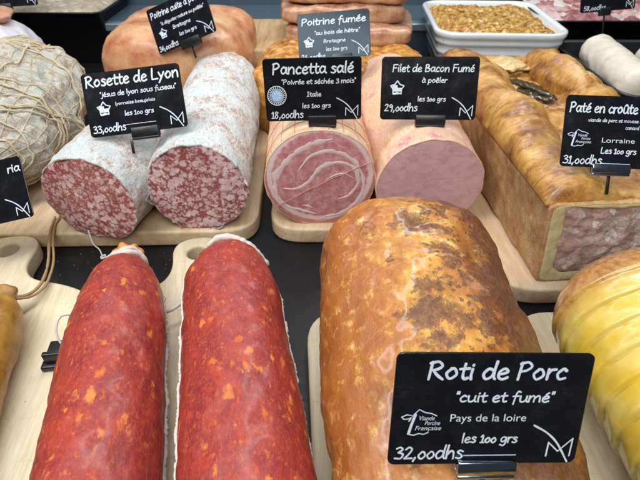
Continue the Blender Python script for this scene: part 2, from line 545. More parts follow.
MT = dict(
    counter=mat_counter(),
    wood=mat_wood('beech_board', (0.54, 0.35, 0.19), (0.67, 0.48, 0.30), (0.74, 0.58, 0.40)),
    wood_pale=mat_wood('pale_beech_board', (0.56, 0.43, 0.27), (0.66, 0.55, 0.38), (0.72, 0.63, 0.47)),
    wood_warm=mat_wood('warm_beech_board', (0.42, 0.25, 0.11), (0.56, 0.37, 0.18), (0.64, 0.46, 0.25)),
    mould=mat_mould('mould_casing', (0.74, 0.69, 0.65), (0.42, 0.27, 0.20), 1.0, 0.54),
    mould2=mat_mould('mould_casing_light', (0.75, 0.70, 0.67), (0.42, 0.27, 0.20), 0.9, 0.54),
    mould_grey=mat_mould('grey_mould_casing', (0.68, 0.63, 0.55), (0.38, 0.28, 0.18), 1.1, 0.525, (0.52, 0.53, 0.48)),
    cut1=mat_salami_cut('salami_cut', (0.32, 0.070, 0.066), (0.80, 0.57, 0.55), 0.66, 2.0, 1.0),
    cut2=mat_salami_cut('salami_cut_fatty', (0.30, 0.064, 0.070), (0.82, 0.62, 0.62), 0.70, 1.85, 5.0),
    ch1=mat_chorizo('red_sausage_skin', 0.0),
    ch2=mat_chorizo('red_sausage_skin_smooth', 7.3),
    casing_white=plain('white_casing', (0.58, 0.50, 0.44), 0.6, var=.3, nscale=4),
    orange_fat=plain('orange_fat', (0.70, 0.22, 0.04), 0.4, var=.4, nscale=2.5),
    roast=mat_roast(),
    panc_cut=mat_pancetta_cut(), panc_skin=mat_net_skin(),
    red_string=plain('red_string', (0.60, 0.22, 0.11), 0.7),
    loin_skin=mat_loin_skin(), loin_cut=mat_loin_cut(),
    crust_top=mat_crust_top(), crust_side=mat_crust_side(), dough=mat_dough(), filling=mat_filling(),
    crumb=plain('crumb', (0.30, 0.20, 0.12), 0.7, var=.3),
    jelly=plain('dark_jelly', (0.050, 0.034, 0.014), 0.2, var=.6, nscale=1.5),
    cream=plain('cream_crust', (0.60, 0.42, 0.18), 0.4, var=.25, nscale=1.2),
    yellow=mat_yellow(),
    ham=mat_ham('cooked_belly', [(0.32, (0.42, 0.13, 0.06)), (0.45, (0.54, 0.23, 0.105)), (0.55, (0.61, 0.31, 0.15)), (0.7, (0.67, 0.43, 0.21))], 0.3, 0.28),
    white_fat=plain('white_fat', (0.76, 0.57, 0.56), 0.35, var=.12, nscale=2.5),
    fatband=plain('fat_band', (0.72, 0.50, 0.40), 0.4, var=.2),
    belly=mat_ham('smoked_belly_rind', [(0.3, (0.20, 0.055, 0.012)), (0.45, (0.42, 0.15, 0.025)), (0.58, (0.62, 0.31, 0.07)), (0.72, (0.70, 0.46, 0.18))], 0.8, 0.25, (0.62, 0.40, 0.16)),
    bacon=mat_ham('bacon_slab', [(0.3, (0.26, 0.085, 0.055)), (0.45, (0.44, 0.20, 0.11)), (0.6, (0.60, 0.37, 0.22)), (0.75, (0.34, 0.12, 0.08))], 0.5, 0.22, (0.68, 0.52, 0.40)),
    pale_meat=mat_ham('pale_cured_meat', [(0.3, (0.66, 0.60, 0.64)), (0.55, (0.74, 0.70, 0.74)), (0.75, (0.70, 0.58, 0.56))], 0.5, 0.45, (0.8, 0.78, 0.8)),
    pink_rind=mat_ham('pink_rind', [(0.3, (0.52, 0.20, 0.11)), (0.6, (0.62, 0.32, 0.20))], 0.6, 0.35),
    boudin=mat_ham('white_sausage', [(0.3, (0.62, 0.52, 0.40)), (0.5, (0.70, 0.62, 0.51)), (0.7, (0.74, 0.68, 0.58))], 0.6, 0.4, (0.76, 0.70, 0.62)),
    brown_saus=mat_ham('brown_sausage', [(0.3, (0.20, 0.075, 0.014)), (0.5, (0.36, 0.17, 0.025)), (0.7, (0.46, 0.25, 0.045))], 0.5, 0.3, (0.50, 0.26, 0.07)),
    twine=plain('twine', (0.56, 0.44, 0.28), 0.85, var=.3, nscale=4),
    twine_dark=plain('brown_twine', (0.34, 0.20, 0.09), 0.85, var=.3, nscale=4),
    ceramic=mat_ceramic(),
    gratin=mat_ham('gratin_crust', [(0.30, (0.07, 0.026, 0.010)), (0.42, (0.30, 0.12, 0.022)), (0.52, (0.48, 0.25, 0.05)), (0.64, (0.60, 0.40, 0.12))], 1.1, .28, (0.64, 0.46, 0.17)),
    strand=plain('onion_strand', (0.54, 0.33, 0.08), 0.4, var=.35, nscale=1),
    chopped=mat_chop('diced_cured_meat', [(0.40, 0.16, 0.15), (0.62, 0.45, 0.42), (0.30, 0.09, 0.09), (0.74, 0.66, 0.62), (0.50, 0.24, 0.22)], 0.45, .4),
    salad=mat_chop('pale_terrine', [(0.42, 0.33, 0.22), (0.58, 0.49, 0.36), (0.50, 0.40, 0.29), (0.64, 0.58, 0.46)], 0.8, .45),
    black=plain('black_plastic', (0.010, 0.010, 0.012), 0.3, var=.2),
    tray_black=plain('black_tray', (0.009, 0.009, 0.011), 0.35, var=.2),
    steel=plain('blue_grey_steel', (0.085, 0.125, 0.155), 0.4, 0.35, var=.15),
    steel_light=plain('light_steel_edge', (0.30, 0.38, 0.42), 0.3, 0.6, var=.1),
    chrome=plain('chrome', (0.42, 0.50, 0.58), 0.14, 1.0, var=.08),
    card=mat_card(), ink=mat_ink(),
    badge=plain('badge_blue', (0.30, 0.48, 0.72), 0.5, var=.2, nscale=3),
)


# ------------------------------------------------------------------ object helpers
def tag(o, label, cat, group=None, kind=None):
    o['label'] = label
    if cat:
        o['category'] = cat
    if group:
        o['group'] = group
    if kind:
        o['kind'] = kind
    return o


def thing(name, label, cat, loc=(0, 0, 0), rz=0.0, group=None, rot=None):
    o = bpy.data.objects.new(name, None)
    o.empty_display_size = 0.02
    col.objects.link(o)
    o.location = Vector(loc) * S
    o.rotation_euler = rot if rot else (0, 0, R(rz))
    return tag(o, label, cat, group)


def mesh(name, verts, faces, mat, parent=None, smooth=True, loc=None, rot=None, xf=None):
    me = bpy.data.meshes.new(name)
    if xf is not None:
        verts = [xf @ Vector(v) for v in verts]
    me.from_pydata([tuple(c * S for c in v) for v in verts], [], faces)
    me.validate()
    bm = bmesh.new()
    bm.from_mesh(me)
    bmesh.ops.recalc_face_normals(bm, faces=bm.faces)
    bm.to_mesh(me)
    bm.free()
    me.materials.append(MT[mat] if isinstance(mat, str) else mat)
    if smooth:
        me.polygons.foreach_set('use_smooth', [True] * len(me.polygons))
    o = bpy.data.objects.new(name, me)
    col.objects.link(o)
    if parent:
        o.parent = parent
    if loc:
        o.location = Vector(loc) * S
    if rot:
        o.rotation_euler = rot
    return o


class Geo:
    def __init__(s):
        s.v = []
        s.f = []

    def add(s, v, f):
        b = len(s.v)
        s.v += [tuple(q) for q in v]
        s.f += [tuple(i + b for i in q) for q in f]

    def loft(s, rings, closed=True, cap0=True, cap1=True):
        n = len(rings[0])
        v = [p for r in rings for p in r]
        f = []
        for i in range(len(rings) - 1):
            for j in range(n if closed else n - 1):
                k = (j + 1) % n
                f.append((i * n + j, i * n + k, (i + 1) * n + k, (i + 1) * n + j))
        if cap0:
            f.append(tuple(range(n - 1, -1, -1)))
        if cap1:
            f.append(tuple((len(rings) - 1) * n + j for j in range(n)))
        s.add(v, f)

    def tube(s, pts, r, n=8, closed=False, wob=0.0):
        pts = [Vector(p) for p in pts]
        m = len(pts)
        rings = []
        up = Vector((0.31, 0.22, 0.92))
        for i, p in enumerate(pts):
            a = pts[(i - 1) % m] if (closed or i > 0) else p
            b = pts[(i + 1) % m] if (closed or i < m - 1) else p
            t = (b - a)
            t = t.normalized() if t.length > 1e-9 else Vector((0, 1, 0))
            u = up - t * up.dot(t)
            u = u.normalized() if u.length > 1e-5 else Vector((1, 0, 0))
            up = u
            w_ = t.cross(u)
            rr = r[i] if isinstance(r, (list, tuple)) else r
            if wob:
                rr *= 1 + wob * noise.noise(p * 3.1)
            rings.append([p + (u * math.cos(2 * PI * j / n) + w_ * math.sin(2 * PI * j / n)) * rr for j in range(n)])
        if closed:
            rings.append(rings[0])
            s.loft(rings, True, False, False)
        else:
            s.loft(rings)

    def box(s, x0, x1, y0, y1, z0, z1, b=0.0):
        if b <= 0:
            v = [(x0, y0, z0), (x1, y0, z0), (x1, y1, z0), (x0, y1, z0), (x0, y0, z1), (x1, y0, z1), (x1, y1, z1), (x0, y1, z1)]
            s.add(v, [(0, 3, 2, 1), (4, 5, 6, 7), (0, 1, 5, 4), (1, 2, 6, 5), (2, 3, 7, 6), (3, 0, 4, 7)])
        else:
            rings = []
            for z, ins in ((z0, b), (z0 + b * .3, b * .3), (z0 + b, 0), (z1 - b, 0), (z1 - b * .3, b * .3), (z1, b)):
                rings.append([(p[0], p[1], z) for p in rrect(x0 + ins, x1 - ins, y0 + ins, y1 - ins, max(b - ins * .5, 0.01), 4)])
            s.loft(rings)

    def build(s, name, mat, parent=None, smooth=True, **k):
        return mesh(name, s.v, s.f, mat, parent, smooth, **k)


def rrect(x0, x1, y0, y1, r, n=6):
    out = []
    for cx, cy, a0 in ((x1 - r, y0 + r, -90), (x1 - r, y1 - r, 0), (x0 + r, y1 - r, 90), (x0 + r, y0 + r, 180)):
        for i in range(n + 1):
            a = R(a0 + 90 * i / n)
            out.append((cx + r * math.cos(a), cy + r * math.sin(a)))
    return out


def cr(pts, n=6, closed=False):
    """Catmull-Rom through points"""
    pts = [Vector(p) for p in pts]
    m = len(pts)
    out = []
    rng = m if closed else m - 1
    for i in range(rng):
        p1, p2 = pts[i], pts[(i + 1) % m]
        p0 = pts[(i - 1) % m] if (closed or i > 0) else p1 * 2 - p2
        p3 = pts[(i + 2) % m] if (closed or i < m - 2) else p2 * 2 - p1
        for k in range(n):
            t = k / n
            out.append(0.5 * ((2 * p1) + (p2 - p0) * t + (2 * p0 - 5 * p1 + 4 * p2 - p3) * t * t + (3 * p1 - p0 - 3 * p2 + p3) * t ** 3))
    if not closed:
        out.append(pts[-1])
    return out


def fbm(p, sc_, oct_=4):
    return noise.fractal(Vector(p) * sc_, 1.0, 2.0, oct_)


class Body:
    """sausage-like body along local +Y, lying on z=0"""
    def __init__(s, L, rx, rz, front=0.0, back=3.0, pw=0.5, amp=0.1, ns=0.3, fine=0.02, fs=1.6, seed=0, skew=0.0, slant=0.0,
                 prof=None, zprof=None, sag=0.0, flat=0.12, bend=0.0, box=2.0):
        s.__dict__.update(locals())

    def rad(s, y):
        k = 1.0
        if s.front > 0 and y < s.front:
            k *= max(0.0, 1 - ((s.front - y) / s.front) ** 2) ** s.pw
        if s.back > 0 and y > s.L - s.back:
            k *= max(0.0, 1 - ((y - s.L + s.back) / s.back) ** 2) ** s.pw
        if s.prof:
            k *= s.prof(y / s.L)
        return k

    def point(s, t, th, off=0.0):
        if s.front > 0:
            y = s.L * (1 - math.cos(PI * t)) / 2
        else:
            y = s.L * (0.55 * math.sin(PI * t / 2) + 0.45 * t)
        k = s.rad(y)
        c, sn = math.cos(th), math.sin(th)
        q = (abs(c) ** s.box + abs(sn) ** s.box) ** (-1 / s.box)
        x, z = c * q * s.rx * k, sn * q * s.rz * k * (s.zprof(y / s.L) if s.zprof else 1)
        P = Vector((x, y, z))
        sd = Vector((s.seed * 3.7, s.seed * 1.9, s.seed * 5.3))
        d = s.amp * fbm((P + sd), s.ns, 4) * min(1, k * 2.5) + s.fine * fbm((P + sd), s.fs, 3)
        nn = Vector((c, 0, sn))
        P = P + nn * (d + off)
        lim = -s.rz * (1 - s.flat) * max(k, .05)
        if P.z < lim:
            P.z = lim + (P.z - lim) * 0.25
        fr = max(0.0, 1 - y / max(s.L * .5, 1))
        P.y += fr * (s.skew * P.x + s.slant * P.z)
        P.x += s.bend * ((y / s.L) ** 2)
        P.z += s.rz * (1 - s.flat * .75) * (s.zprof(y / s.L) if s.zprof else 1) - s.sag * (1 - k) * s.rz
        return P

    def geo(s, nt=90, na=120, ragged=0.0, lip=0.0):
        g = Geo()
        rings = []
        for i in range(nt + 1):
            rings.append([s.point(i / nt, 2 * PI * j / na) for j in range(na)])
        cap0 = True
        if s.front <= 0:
            cap0 = False
            c = sum((p for p in rings[0]), Vector()) / na
            if ragged:
                for j in range(na):
                    a = 2 * PI * j / na
                    e = ragged * (noise.noise(Vector((math.cos(a) * 3, math.sin(a) * 3, s.seed * 2.2))) + 0.6 * noise.noise(Vector((math.cos(a) * 9, math.sin(a) * 9, s.seed))))
                    rings[0][j] = rings[0][j] + Vector((0, -max(0, e), 0)) + (rings[0][j] - c).normalized() * max(0, e) * .45
            rings.insert(0, [c + (p - c) * (1 - lip) + Vector((0, 0.05, 0)) for p in rings[0]])
        g.loft(rings, True, cap0, True)
        return g

    def cut(s, na=120, nr=26, k=0.985, bulge=0.12, amp=0.05):
        ring = [s.point(0, 2 * PI * j / na) for j in range(na)]
        c = sum(ring, Vector()) / na
        g = Geo()
        v = [c + Vector((0, -bulge, 0))]
        f = []
        for i in range(1, nr + 1):
            q = k * i / nr
            for j in range(na):
                p = c + (ring[j] - c) * q
                p.y += -bulge * (1 - q ** 4) + amp * fbm(p, 1.1, 4) * (1 if i < nr else 0.3)
                v.append(p)
        for j in range(na):
            f.append((0, 1 + (j + 1) % na, 1 + j))
        for i in range(nr - 1):
            for j in range(na):
                a = 1 + i * na
                f.append((a + j, a + (j + 1) % na, a + na + (j + 1) % na, a + na + j))
        g.add(v, f)
        return g


def curve2d(name, loops, thick, bevel, mat, parent=None, loc=(0, 0, 0), rz=0.0):
    """flat plate with rounded edges, from an outline and holes"""
    cu = bpy.data.curves.new(name, 'CURVE')
    cu.dimensions = '2D'
    cu.fill_mode = 'BOTH'
    cu.extrude = (thick / 2 - bevel) * S
    cu.bevel_depth = bevel * S
    cu.bevel_resolution = 3
    cu.offset = -bevel * S
    for lp in loops:
        sp = cu.splines.new('POLY')
        sp.points.add(len(lp) - 1)
        for q, p in zip(sp.points, lp):
            q.co = (p[0] * S, p[1] * S, 0, 1)
        sp.use_cyclic_u = True
    tmp = bpy.data.objects.new(name, cu)
    col.objects.link(tmp)
    dg = bpy.context.evaluated_depsgraph_get()
    me = bpy.data.meshes.new_from_object(tmp.evaluated_get(dg))
    bpy.data.objects.remove(tmp)
    me.transform(Matrix.Translation((0, 0, thick / 2 * S)))
    me.materials.clear()
    me.materials.append(MT[mat])
    o = bpy.data.objects.new(name, me)
    col.objects.link(o)
    if parent:
        o.parent = parent
    o.location = Vector(loc) * S
    o.rotation_euler = (0, 0, R(rz))
    return o


def rpoly(pts, n=8):
    """polygon (x, y, r) with rounded corners"""
    out = []
    m = len(pts)
    for i in range(m):
        p = Vector(pts[i][:2])
        r = pts[i][2]
        a = (Vector(pts[i - 1][:2]) - p)
        b = (Vector(pts[(i + 1) % m][:2]) - p)
        if r <= 0:
            out.append(tuple(p))
            continue
        A = p + a.normalized() * min(r, a.length * .49)
        B = p + b.normalized() * min(r, b.length * .49)
        for k in range(n + 1):
            t = k / n
            out.append(tuple(A * (1 - t) ** 2 + p * 2 * t * (1 - t) + B * t * t))
    return out


def circle(cx, cy, rx, ry, n=28):
    return [(cx + rx * math.cos(2 * PI * i / n), cy + ry * math.sin(2 * PI * i / n)) for i in range(n)]


# ------------------------------------------------------------------ setting
g = Geo()
g.box(-140, 140, -12, 112, -6, 0)
o = g.build('counter', 'counter', None, False)
tag(o, 'black slate counter deck under everything', None, kind='structure')
g = Geo()
g.box(-140, 140, 112, 116, -6, 60)
o = g.build('back_wall', 'steel', None, False)
tag(o, 'blue grey steel back of the display case', None, kind='structure')
g = Geo()
g.box(-140, 140, 98, 111.9, 0.01, 7.2, .3)
o = g.build('back_ledge', 'steel', None, False)
tag(o, 'blue grey steel ledge along the back of the case', None, kind='structure')
g = Geo()
g.box(-140, 140, 97.2, 97.9, 5.6, 7.0, .2)
o = g.build('ledge_trim', 'steel_light', None, False)
tag(o, 'thin light metal trim along the ledge', None, kind='structure')

# ------------------------------------------------------------------ boards
BT = 1.8


def board(label, outline, mat='wood', holes=(), loc=(0, 0, 0), rz=0.0, th=BT):
    o = curve2d('cutting_board', [outline] + list(holes), th, 0.28, mat, None, loc, rz)
    return tag(o, label, 'cutting board', 'wooden boards under the charcuterie')


board('wide wooden board under the two mould-covered salamis with pink cut ends',
      rpoly([(-52, 0, 2), (0, 0, 3.6), (0, 24, 3), (-52, 24, 2)]), 'wood', (), (-6.4, 38.9, 0.004), 1.5)
board('wooden board under the rolled belly and the smoked loin',
      rpoly([(0, 0, 3.5), (17, 0, 3.5), (17, 26, 2), (0, 26, 2)]), 'wood', (), (-5.2, 39.1, 0.004), 0)
board('pale wooden board with a rounded corner under the crusted pie loaf',
      rpoly([(0, 0, 4.5), (24, 0, 4.5), (24, 36, 3), (0, 36, 3)]), 'wood', (), (15.3, 30.1, 0.004), 3)


def paddle(hw, hl, bw, blen, sh, hole):
    # handle points to +Y, body goes down to -Y
    pts = [(-hw, hl, hw * 1.0), (hw, hl, hw * 1.0), (hw * .85, 2.2, 2.6), (bw * .75, 0.2, sh), (bw, -3.5, sh), (bw, -blen, 3), (-bw, -blen, 3), (-bw, -3.5, sh), (-bw * .75, 0.2, sh), (-hw * .85, 2.2, 2.6)]
    return rpoly(pts, 10), [circle(0, hole, 0.98, 0.95)]


ol, hs = paddle(2.5, 7.4, 6.3, 32, 3.0, 5.0)
board('wooden paddle board with a holed handle under the right red sausage', ol, 'wood_pale', hs, (-10.7, 30.6, 0.004), 11)
ol, hs = paddle(2.9, 8.6, 11.4, 32, 4.5, 6.3)
board('wooden paddle board at the left edge under the small brown sausage', ol, 'wood_pale', hs, (-29.2, 29.6, 0.004), 7)
board('wooden board with a rounded corner under the large browned pork roast',
      rpoly([(0, 0, 3), (13.6, 0, 3), (13.6, 26, 2.5), (0, 26, 3.5)]), 'wood_pale', (), (0.2, 2, 0.004), 3)
board('short wooden board under the glossy yellow ribbed roll',
      rpoly([(0, 0, 3), (16, 0, 3), (16, 25.4, 2.5), (0, 25.4, 3.0)]), 'wood_pale', (), (16.2, 2.4, 0.004), 1)

# wooden block behind, carrying the bacon slabs
g = Geo()
g.box(-14, 8, 77, 96, 0.004, 8.2, .4)
o = g.build('wooden_riser', 'wood_warm', None)
tag(o, 'warm wooden riser block under the stacked bacon slabs', 'wooden riser')

# ------------------------------------------------------------------ the two cut salamis
SG = 'cut mould-covered salamis on the wide board'
t = thing('cut_salami', 'left cut salami with coarse red face and white mould casing, under the leaning black card', 'salami', (-21.6, 38.0, BT + .01), -6, SG)
B = Body(21, 4.9, 4.55, 0, 4.5, .5, .28, .22, .07, 1.3, 3, skew=-.12, flat=.10, prof=lambda q: 1 + .04 * math.sin(q * 5))
B.geo(100, 200, .4, .03).build('casing', 'mould', t)
B.cut(200, 34).build('cut_face', 'cut1', t)
g = Geo()
g.tube(cr([(-1.4, 0.2, .5), (-.9, -.5, -.6), (-.3, -.7, -1.2), (.2, -1.3, -1.55), (.5, -1.5, -1.6)], 6), .07)
g.tube(cr([(.2, -1.3, -1.5), (.45, -1.2, -1.4), (.55, -1.45, -1.5), (.25, -1.6, -1.55), (.1, -1.35, -1.5)], 6), .09)
g.build('string', 'casing_white', t)

t = thing('cut_salami', 'right cut salami with fatty pink face and torn white casing edge', 'salami', (-11.7, 39.3, BT + .01), 3.0, SG)
B = Body(30.5, 4.75, 4.75, 0, 4.0, .5, .26, .2, .08, 1.2, 8, skew=-.04, flat=.08, prof=lambda q: 1 + .06 * math.sin(q * 3.1))
B.geo(120, 200, .95, .03).build('casing', 'mould2', t)
B.cut(200, 34).build('cut_face', 'cut2', t)

# ------------------------------------------------------------------ twine-netted dry sausage at the left
t = thing('netted_sausage', 'large grey mouldy pear-shaped sausage wrapped in twine at left', 'dry sausage', (-33.3, 40.6, BT), 15)
B = Body(30, 8.0, 6.2, 6, 7, .5, 1.25, .19, .30, .85, 5, flat=.12,
         prof=lambda q: .52 + .5 * math.sin(min(1, max(0, (q + .05))) * PI * .78) ** .8)
B.geo(150, 200).build('casing', 'mould_grey', t)
B.amp, B.fine = 1.05, .10
g = Geo()
rnd = random.Random(4)
for i, (tt, am, ph, cnt) in enumerate(((.14, .05, .4, 3), (.26, .10, .9, 5), (.36, .13, 2.9, 5), (.47, .12, .2, 3), (.62, .12, .9, 4), (.74, .10, 3.2, 3), (.86, .05, 1.0, 2))):
    for q in range(cnt):
        o1, o2, o3 = rnd.uniform(-.018, .018) + (q - cnt / 2) * .011, rnd.uniform(.85, 1.15), rnd.uniform(-.12, .12)
        pts = [B.point(tt + o1 + am * o2 * math.sin(a + ph + o3) + .006 * math.sin(3 * a + q * 2) + .004 * math.sin(9 * a + q), a, .17) for a in [2 * PI * j / 140 for j in range(140)]]
        g.tube(pts, rnd.choice((.05, .07, .10)), 7, True, .5)
for a0, tw in ((.9, .5), (1.7, -.4), (2.5, .3)):
    pts = [B.point(.10 + .84 * q / 70, a0 + tw * math.sin(q / 70 * 3 + a0) + .05 * math.sin(q * .5), .2) for q in range(71)]
    g.tube(pts, .11, 7, False, .3)
g.build('twine_netting', 'twine', t)
g = Geo()
for q in range(20):
    tt = .07 + .86 * q / 19
    g.tube([B.point(tt + .012 * math.sin(2 * a + q) + .02 * math.sin(a + 2), a, .13) for a in [2 * PI * j / 110 for j in range(110)]], .035, 5, True)
for q in range(22):
    a0 = 2 * PI * q / 22
    g.tube([B.point(.05 + .9 * i / 70, a0 + .05 * math.sin(i * .3 + q) + .004 * i, .13) for i in range(71)], .035, 5)
g.build('fine_net', 'twine', t)
g = Geo()
g.tube(cr([(4.2, 9.0, 6.2), (5.9, 7.8, 4.6), (6.9, 7.6, 2.4), (6.6, 5.8, 1.3), (7.2, 5.0, .5)], 8), .16, 7, False, .3)
g.tube(cr([(4.6, 10.5, 6.1), (6.8, 9.6, 4.2), (8.0, 9.9, 1.8), (9.2, 8.8, .4)], 8), .13, 7, False, .3)
g.tube(cr([(3.0, 5.0, 6.0), (5.0, 4.2, 5.0), (6.2, 4.6, 3.0), (5.6, 2.9, 1.2), (5.2, 2.6, .3)], 8), .12, 7, False, .3)
g.build('loose_twine', 'twine', t)

# pale cured piece behind it
t = thing('cured_meat', 'pale lilac cured meat piece with an orange pink rind at the left edge', 'cured meat', (-47.0, 66, 0.6), 18)
B = Body(17, 7.5, 6.6, 6, 6, .45, .5, .2, .1, .9, 11, flat=.1)
B.geo(60, 90).build('meat', 'pale_meat', t)
B2 = Body(10, 6.2, 1.3, 4, 4, .5, .3, .3, .06, .9, 12, flat=.2)
B2.geo(40, 70).build('rind', 'pink_rind', t, loc=(-1.5, 5.5, 11.6))

# ------------------------------------------------------------------ cooked belly block behind the salamis
def slab(L, W, H, amp, seed, box=4.0, ends=2.2):
    return Body(L, W / 2, H / 2, ends, ends, .32, amp, .16, .06, 1.1, seed, flat=.03, box=box)


t = thing('cooked_belly', 'thick pink orange cooked pork belly block behind the salamis', 'pork belly', (-20.7, 64.8, BT), -2)
B = slab(20, 20.4, 12.2, .6, 21, 3.4, 5.0)
B.geo(80, 140).build('meat', 'ham', t)
board('warm brown wooden board under the pink cooked pork belly',
      rpoly([(0, 0, 2), (27, 0, 2), (27, 22, 2), (0, 22, 2)]), 'wood_warm', (), (-35.5, 68.4, 0.004), -10)

# ------------------------------------------------------------------ smoked belly and bacon slabs
t = thing('smoked_belly', 'golden brown smoked belly slab behind the rolled belly', 'smoked belly', (-1.2, 60.5, 0.01), -4)
B = slab(15, 17, 10.6, .8, 31, 4.0, 2.5)
B.geo(80, 140).build('meat', 'belly', t)
t = thing('smoked_belly', 'thin golden smoked slab beside the white ceramic dish', 'smoked belly', (11.0, 66.5, 0.01), 12)
B = slab(13, 12, 9.4, .7, 34, 3.0, 3.5)
B.geo(60, 110).build('meat', 'belly', t)
BG = 'bacon slabs stacked on the wooden riser'
for (x, y, z, rz, L, W, H, sd, lab) in (
        (4.2, 77.0, 8.2, -6, 15, 20.0, 3.4, 41, 'lowest bacon slab of the stack on the wooden riser'),
        (3.6, 78.2, 11.2, 3, 14, 19.0, 3.0, 45, 'middle bacon slab of the stack on the wooden riser'),
        (4.4, 79.0, 13.8, -3, 14, 19.5, 3.2, 48, 'topmost bacon slab of the stack, partly above the picture')):
    t = thing('bacon_slab', lab, 'bacon', (x, y, z), rz, BG)
    B = slab(L, W, H, .7, sd, 4.5, 1.8)
    B.geo(60, 110).build('meat', 'bacon', t)

# ------------------------------------------------------------------ rolled belly with string net
t = thing('rolled_belly', 'rolled pork belly with spiral cut face and red string netting', 'rolled belly', (0.0, 40.2, BT + .01), 2)
B = Body(20, 5.35, 5.35, 0, 4, .5, .12, .2, .04, 1.1, 51, flat=.08)
B.geo(90, 140, .12, .02).build('skin', 'panc_skin', t)
B.cut(140, 28, .985, .15, .02).build('cut_face', 'panc_cut', t)
g = Geo()
for j in range(22):
    a0 = 2 * PI * j / 22
    g.tube([B.point(.01 + .9 * i / 40, a0 + .010 * math.sin(i * .35 + j * 2), .02) for i in range(41)], .045, 5)
for tt in (.08, .20, .33, .47, .62, .78):
    g.tube([B.point(tt + .0015 * math.sin(a * 11), a, .02) for a in [2 * PI * j / 110 for j in range(110)]], .035, 5, True)
g.build('string_net', 'red_string', t)
g = Geo()
ring = [B.point(0, a) for a in (PI * 1.18, PI * .13)]
pts = [ring[0].lerp(ring[1], i / 24) + Vector((0, -.22 + .05 * math.sin(i), .2 * math.sin(i / 24 * PI))) for i in range(25)]
g.tube(pts, .035, 6)
g.build('cut_face_string', 'pink_rind', t)
# white fat bands rolled into the meat
g = Geo()
zc = B.rz * (1 - B.flat * .75)
for bi, (wd, path) in enumerate(((.60, '62,245 56,195 84,152 130,117 175,102 214,94'), (.42, '118,172 158,132 218,124 272,148 300,196 292,246 246,284 190,296'),
                                 (.38, '76,214 112,216 150,196 184,162 232,150 272,166 286,202 262,236 232,246'), (.22, '196,192 240,178 276,192'),
                                 (.40, '60,240 84,264 128,276 170,288'), (.30, '128,262 143,264 158,270'))):
    pp = [tuple(float(q) for q in a.split(',')) for a in path.split()]
    pp = [Vector(((a - 180) / 149 * 5.15, 0, zc - (b - 198) / 117 * 4.95)) for a, b in pp]
    pp = cr(pp, 12)
    n_ = len(pp)
    wd *= 1.35
    v = []
    for i, q in enumerate(pp):
        d = (pp[min(i + 1, n_ - 1)] - pp[max(i - 1, 0)]).normalized()
        nn = Vector((-d.z, 0, d.x))
        e = min(1, min(i, n_ - 1 - i) / 14 + .10) * (.55 + .75 * abs(noise.noise(Vector((i * .09, bi * 1.7, 4)))) ** .5)
        w1 = wd * .5 * e * (1 + .7 * noise.noise(Vector((i * .22, bi * 3.3, 1))) + .3 * noise.noise(Vector((i * .8, bi * 2.3, 6))))
        w2 = wd * .5 * e * (1 + .7 * noise.noise(Vector((i * .22, bi * 3.3, 9))) + .3 * noise.noise(Vector((i * .8, bi * 2.3, 3))))
        rr_ = math.hypot(q.x / 5.3, (q.z - zc) / 5.2)
        yb = -.15 * (1 - rr_ ** 4)
        for kk, ww in ((-1, w1), (-.5, w1), (0, 0), (.5, w2), (1, w2)):
            p_ = q + nn * ww * kk
            v.append((p_.x, B.slant * 0 + yb - (.024 if abs(kk) < 1 else -.03) - .002 * bi + .03 * fbm(p_, 1.1, 3), p_.z))
    f = [(i * 5 + k_, i * 5 + k_ + 1, i * 5 + k_ + 6, i * 5 + k_ + 5) for i in range(n_ - 1) for k_ in range(4)]
    g.add(v, f)
g.build('fat_bands', 'white_fat', t)

# ------------------------------------------------------------------ smoked loin
t = thing('smoked_loin', 'smoked bacon loin with smooth mauve pink cut face', 'smoked loin', (10.7, 40.0, BT + .01), 3)
B = Body(30, 5.2, 4.85, 0, 5, .5, .35, .16, .05, 1.1, 61, flat=.10, skew=.03, prof=lambda q: 1 + .05 * math.sin(q * 4))
B.geo(100, 140, .15, .025).build('rind', 'loin_skin', t)
B.cut(140, 28, .98, .14, .025).build('cut_face', 'loin_cut', t)

# ------------------------------------------------------------------ crusted pie loaf
t = thing('crusted_pie', 'golden brown crusted meat pie loaf with its cut end showing the filling', 'pie loaf', (18.9, 31.4, BT + .01), 4)
W_, H_, LL = 13.2, 8.2, 33.0


def pie_profile(ins=0.0, n=14):
    pts = []
    for i in range(n + 1):                   # left wall going up
        q = i / n
        pts.append((ins - (1 - ins / 3) * .95 * q ** 1.3 + (.35 if 0.15 < q < .2 else 0) * 0, ins + (H_ - 2 * ins * .55) * q))
    for i in range(1, n):
        q = i / n
        pts.append((pts[n][0] + (W_ + 1.9 - 2 * ins) * q, pts[n][1] + -.1 * math.sin(q * PI)))
    for i in range(n + 1):
        q = 1 - i / n
        pts.append((W_ - ins + .95 * q ** 1.3, ins + (H_ - 2 * ins * .55) * q))
    for i in range(1, n):
        q = 1 - i / n
        pts.append((ins + (W_ - 2 * ins) * q, ins))
    return pts


def smooth_loop(pts, it):
    for _ in range(it):
        pts = [(pts[i - 1][0] * .25 + pts[i][0] * .5 + pts[(i + 1) % len(pts)][0] * .25, pts[i - 1][1] * .25 + pts[i][1] * .5 + pts[(i + 1) % len(pts)][1] * .25) for i in range(len(pts))]
    return pts


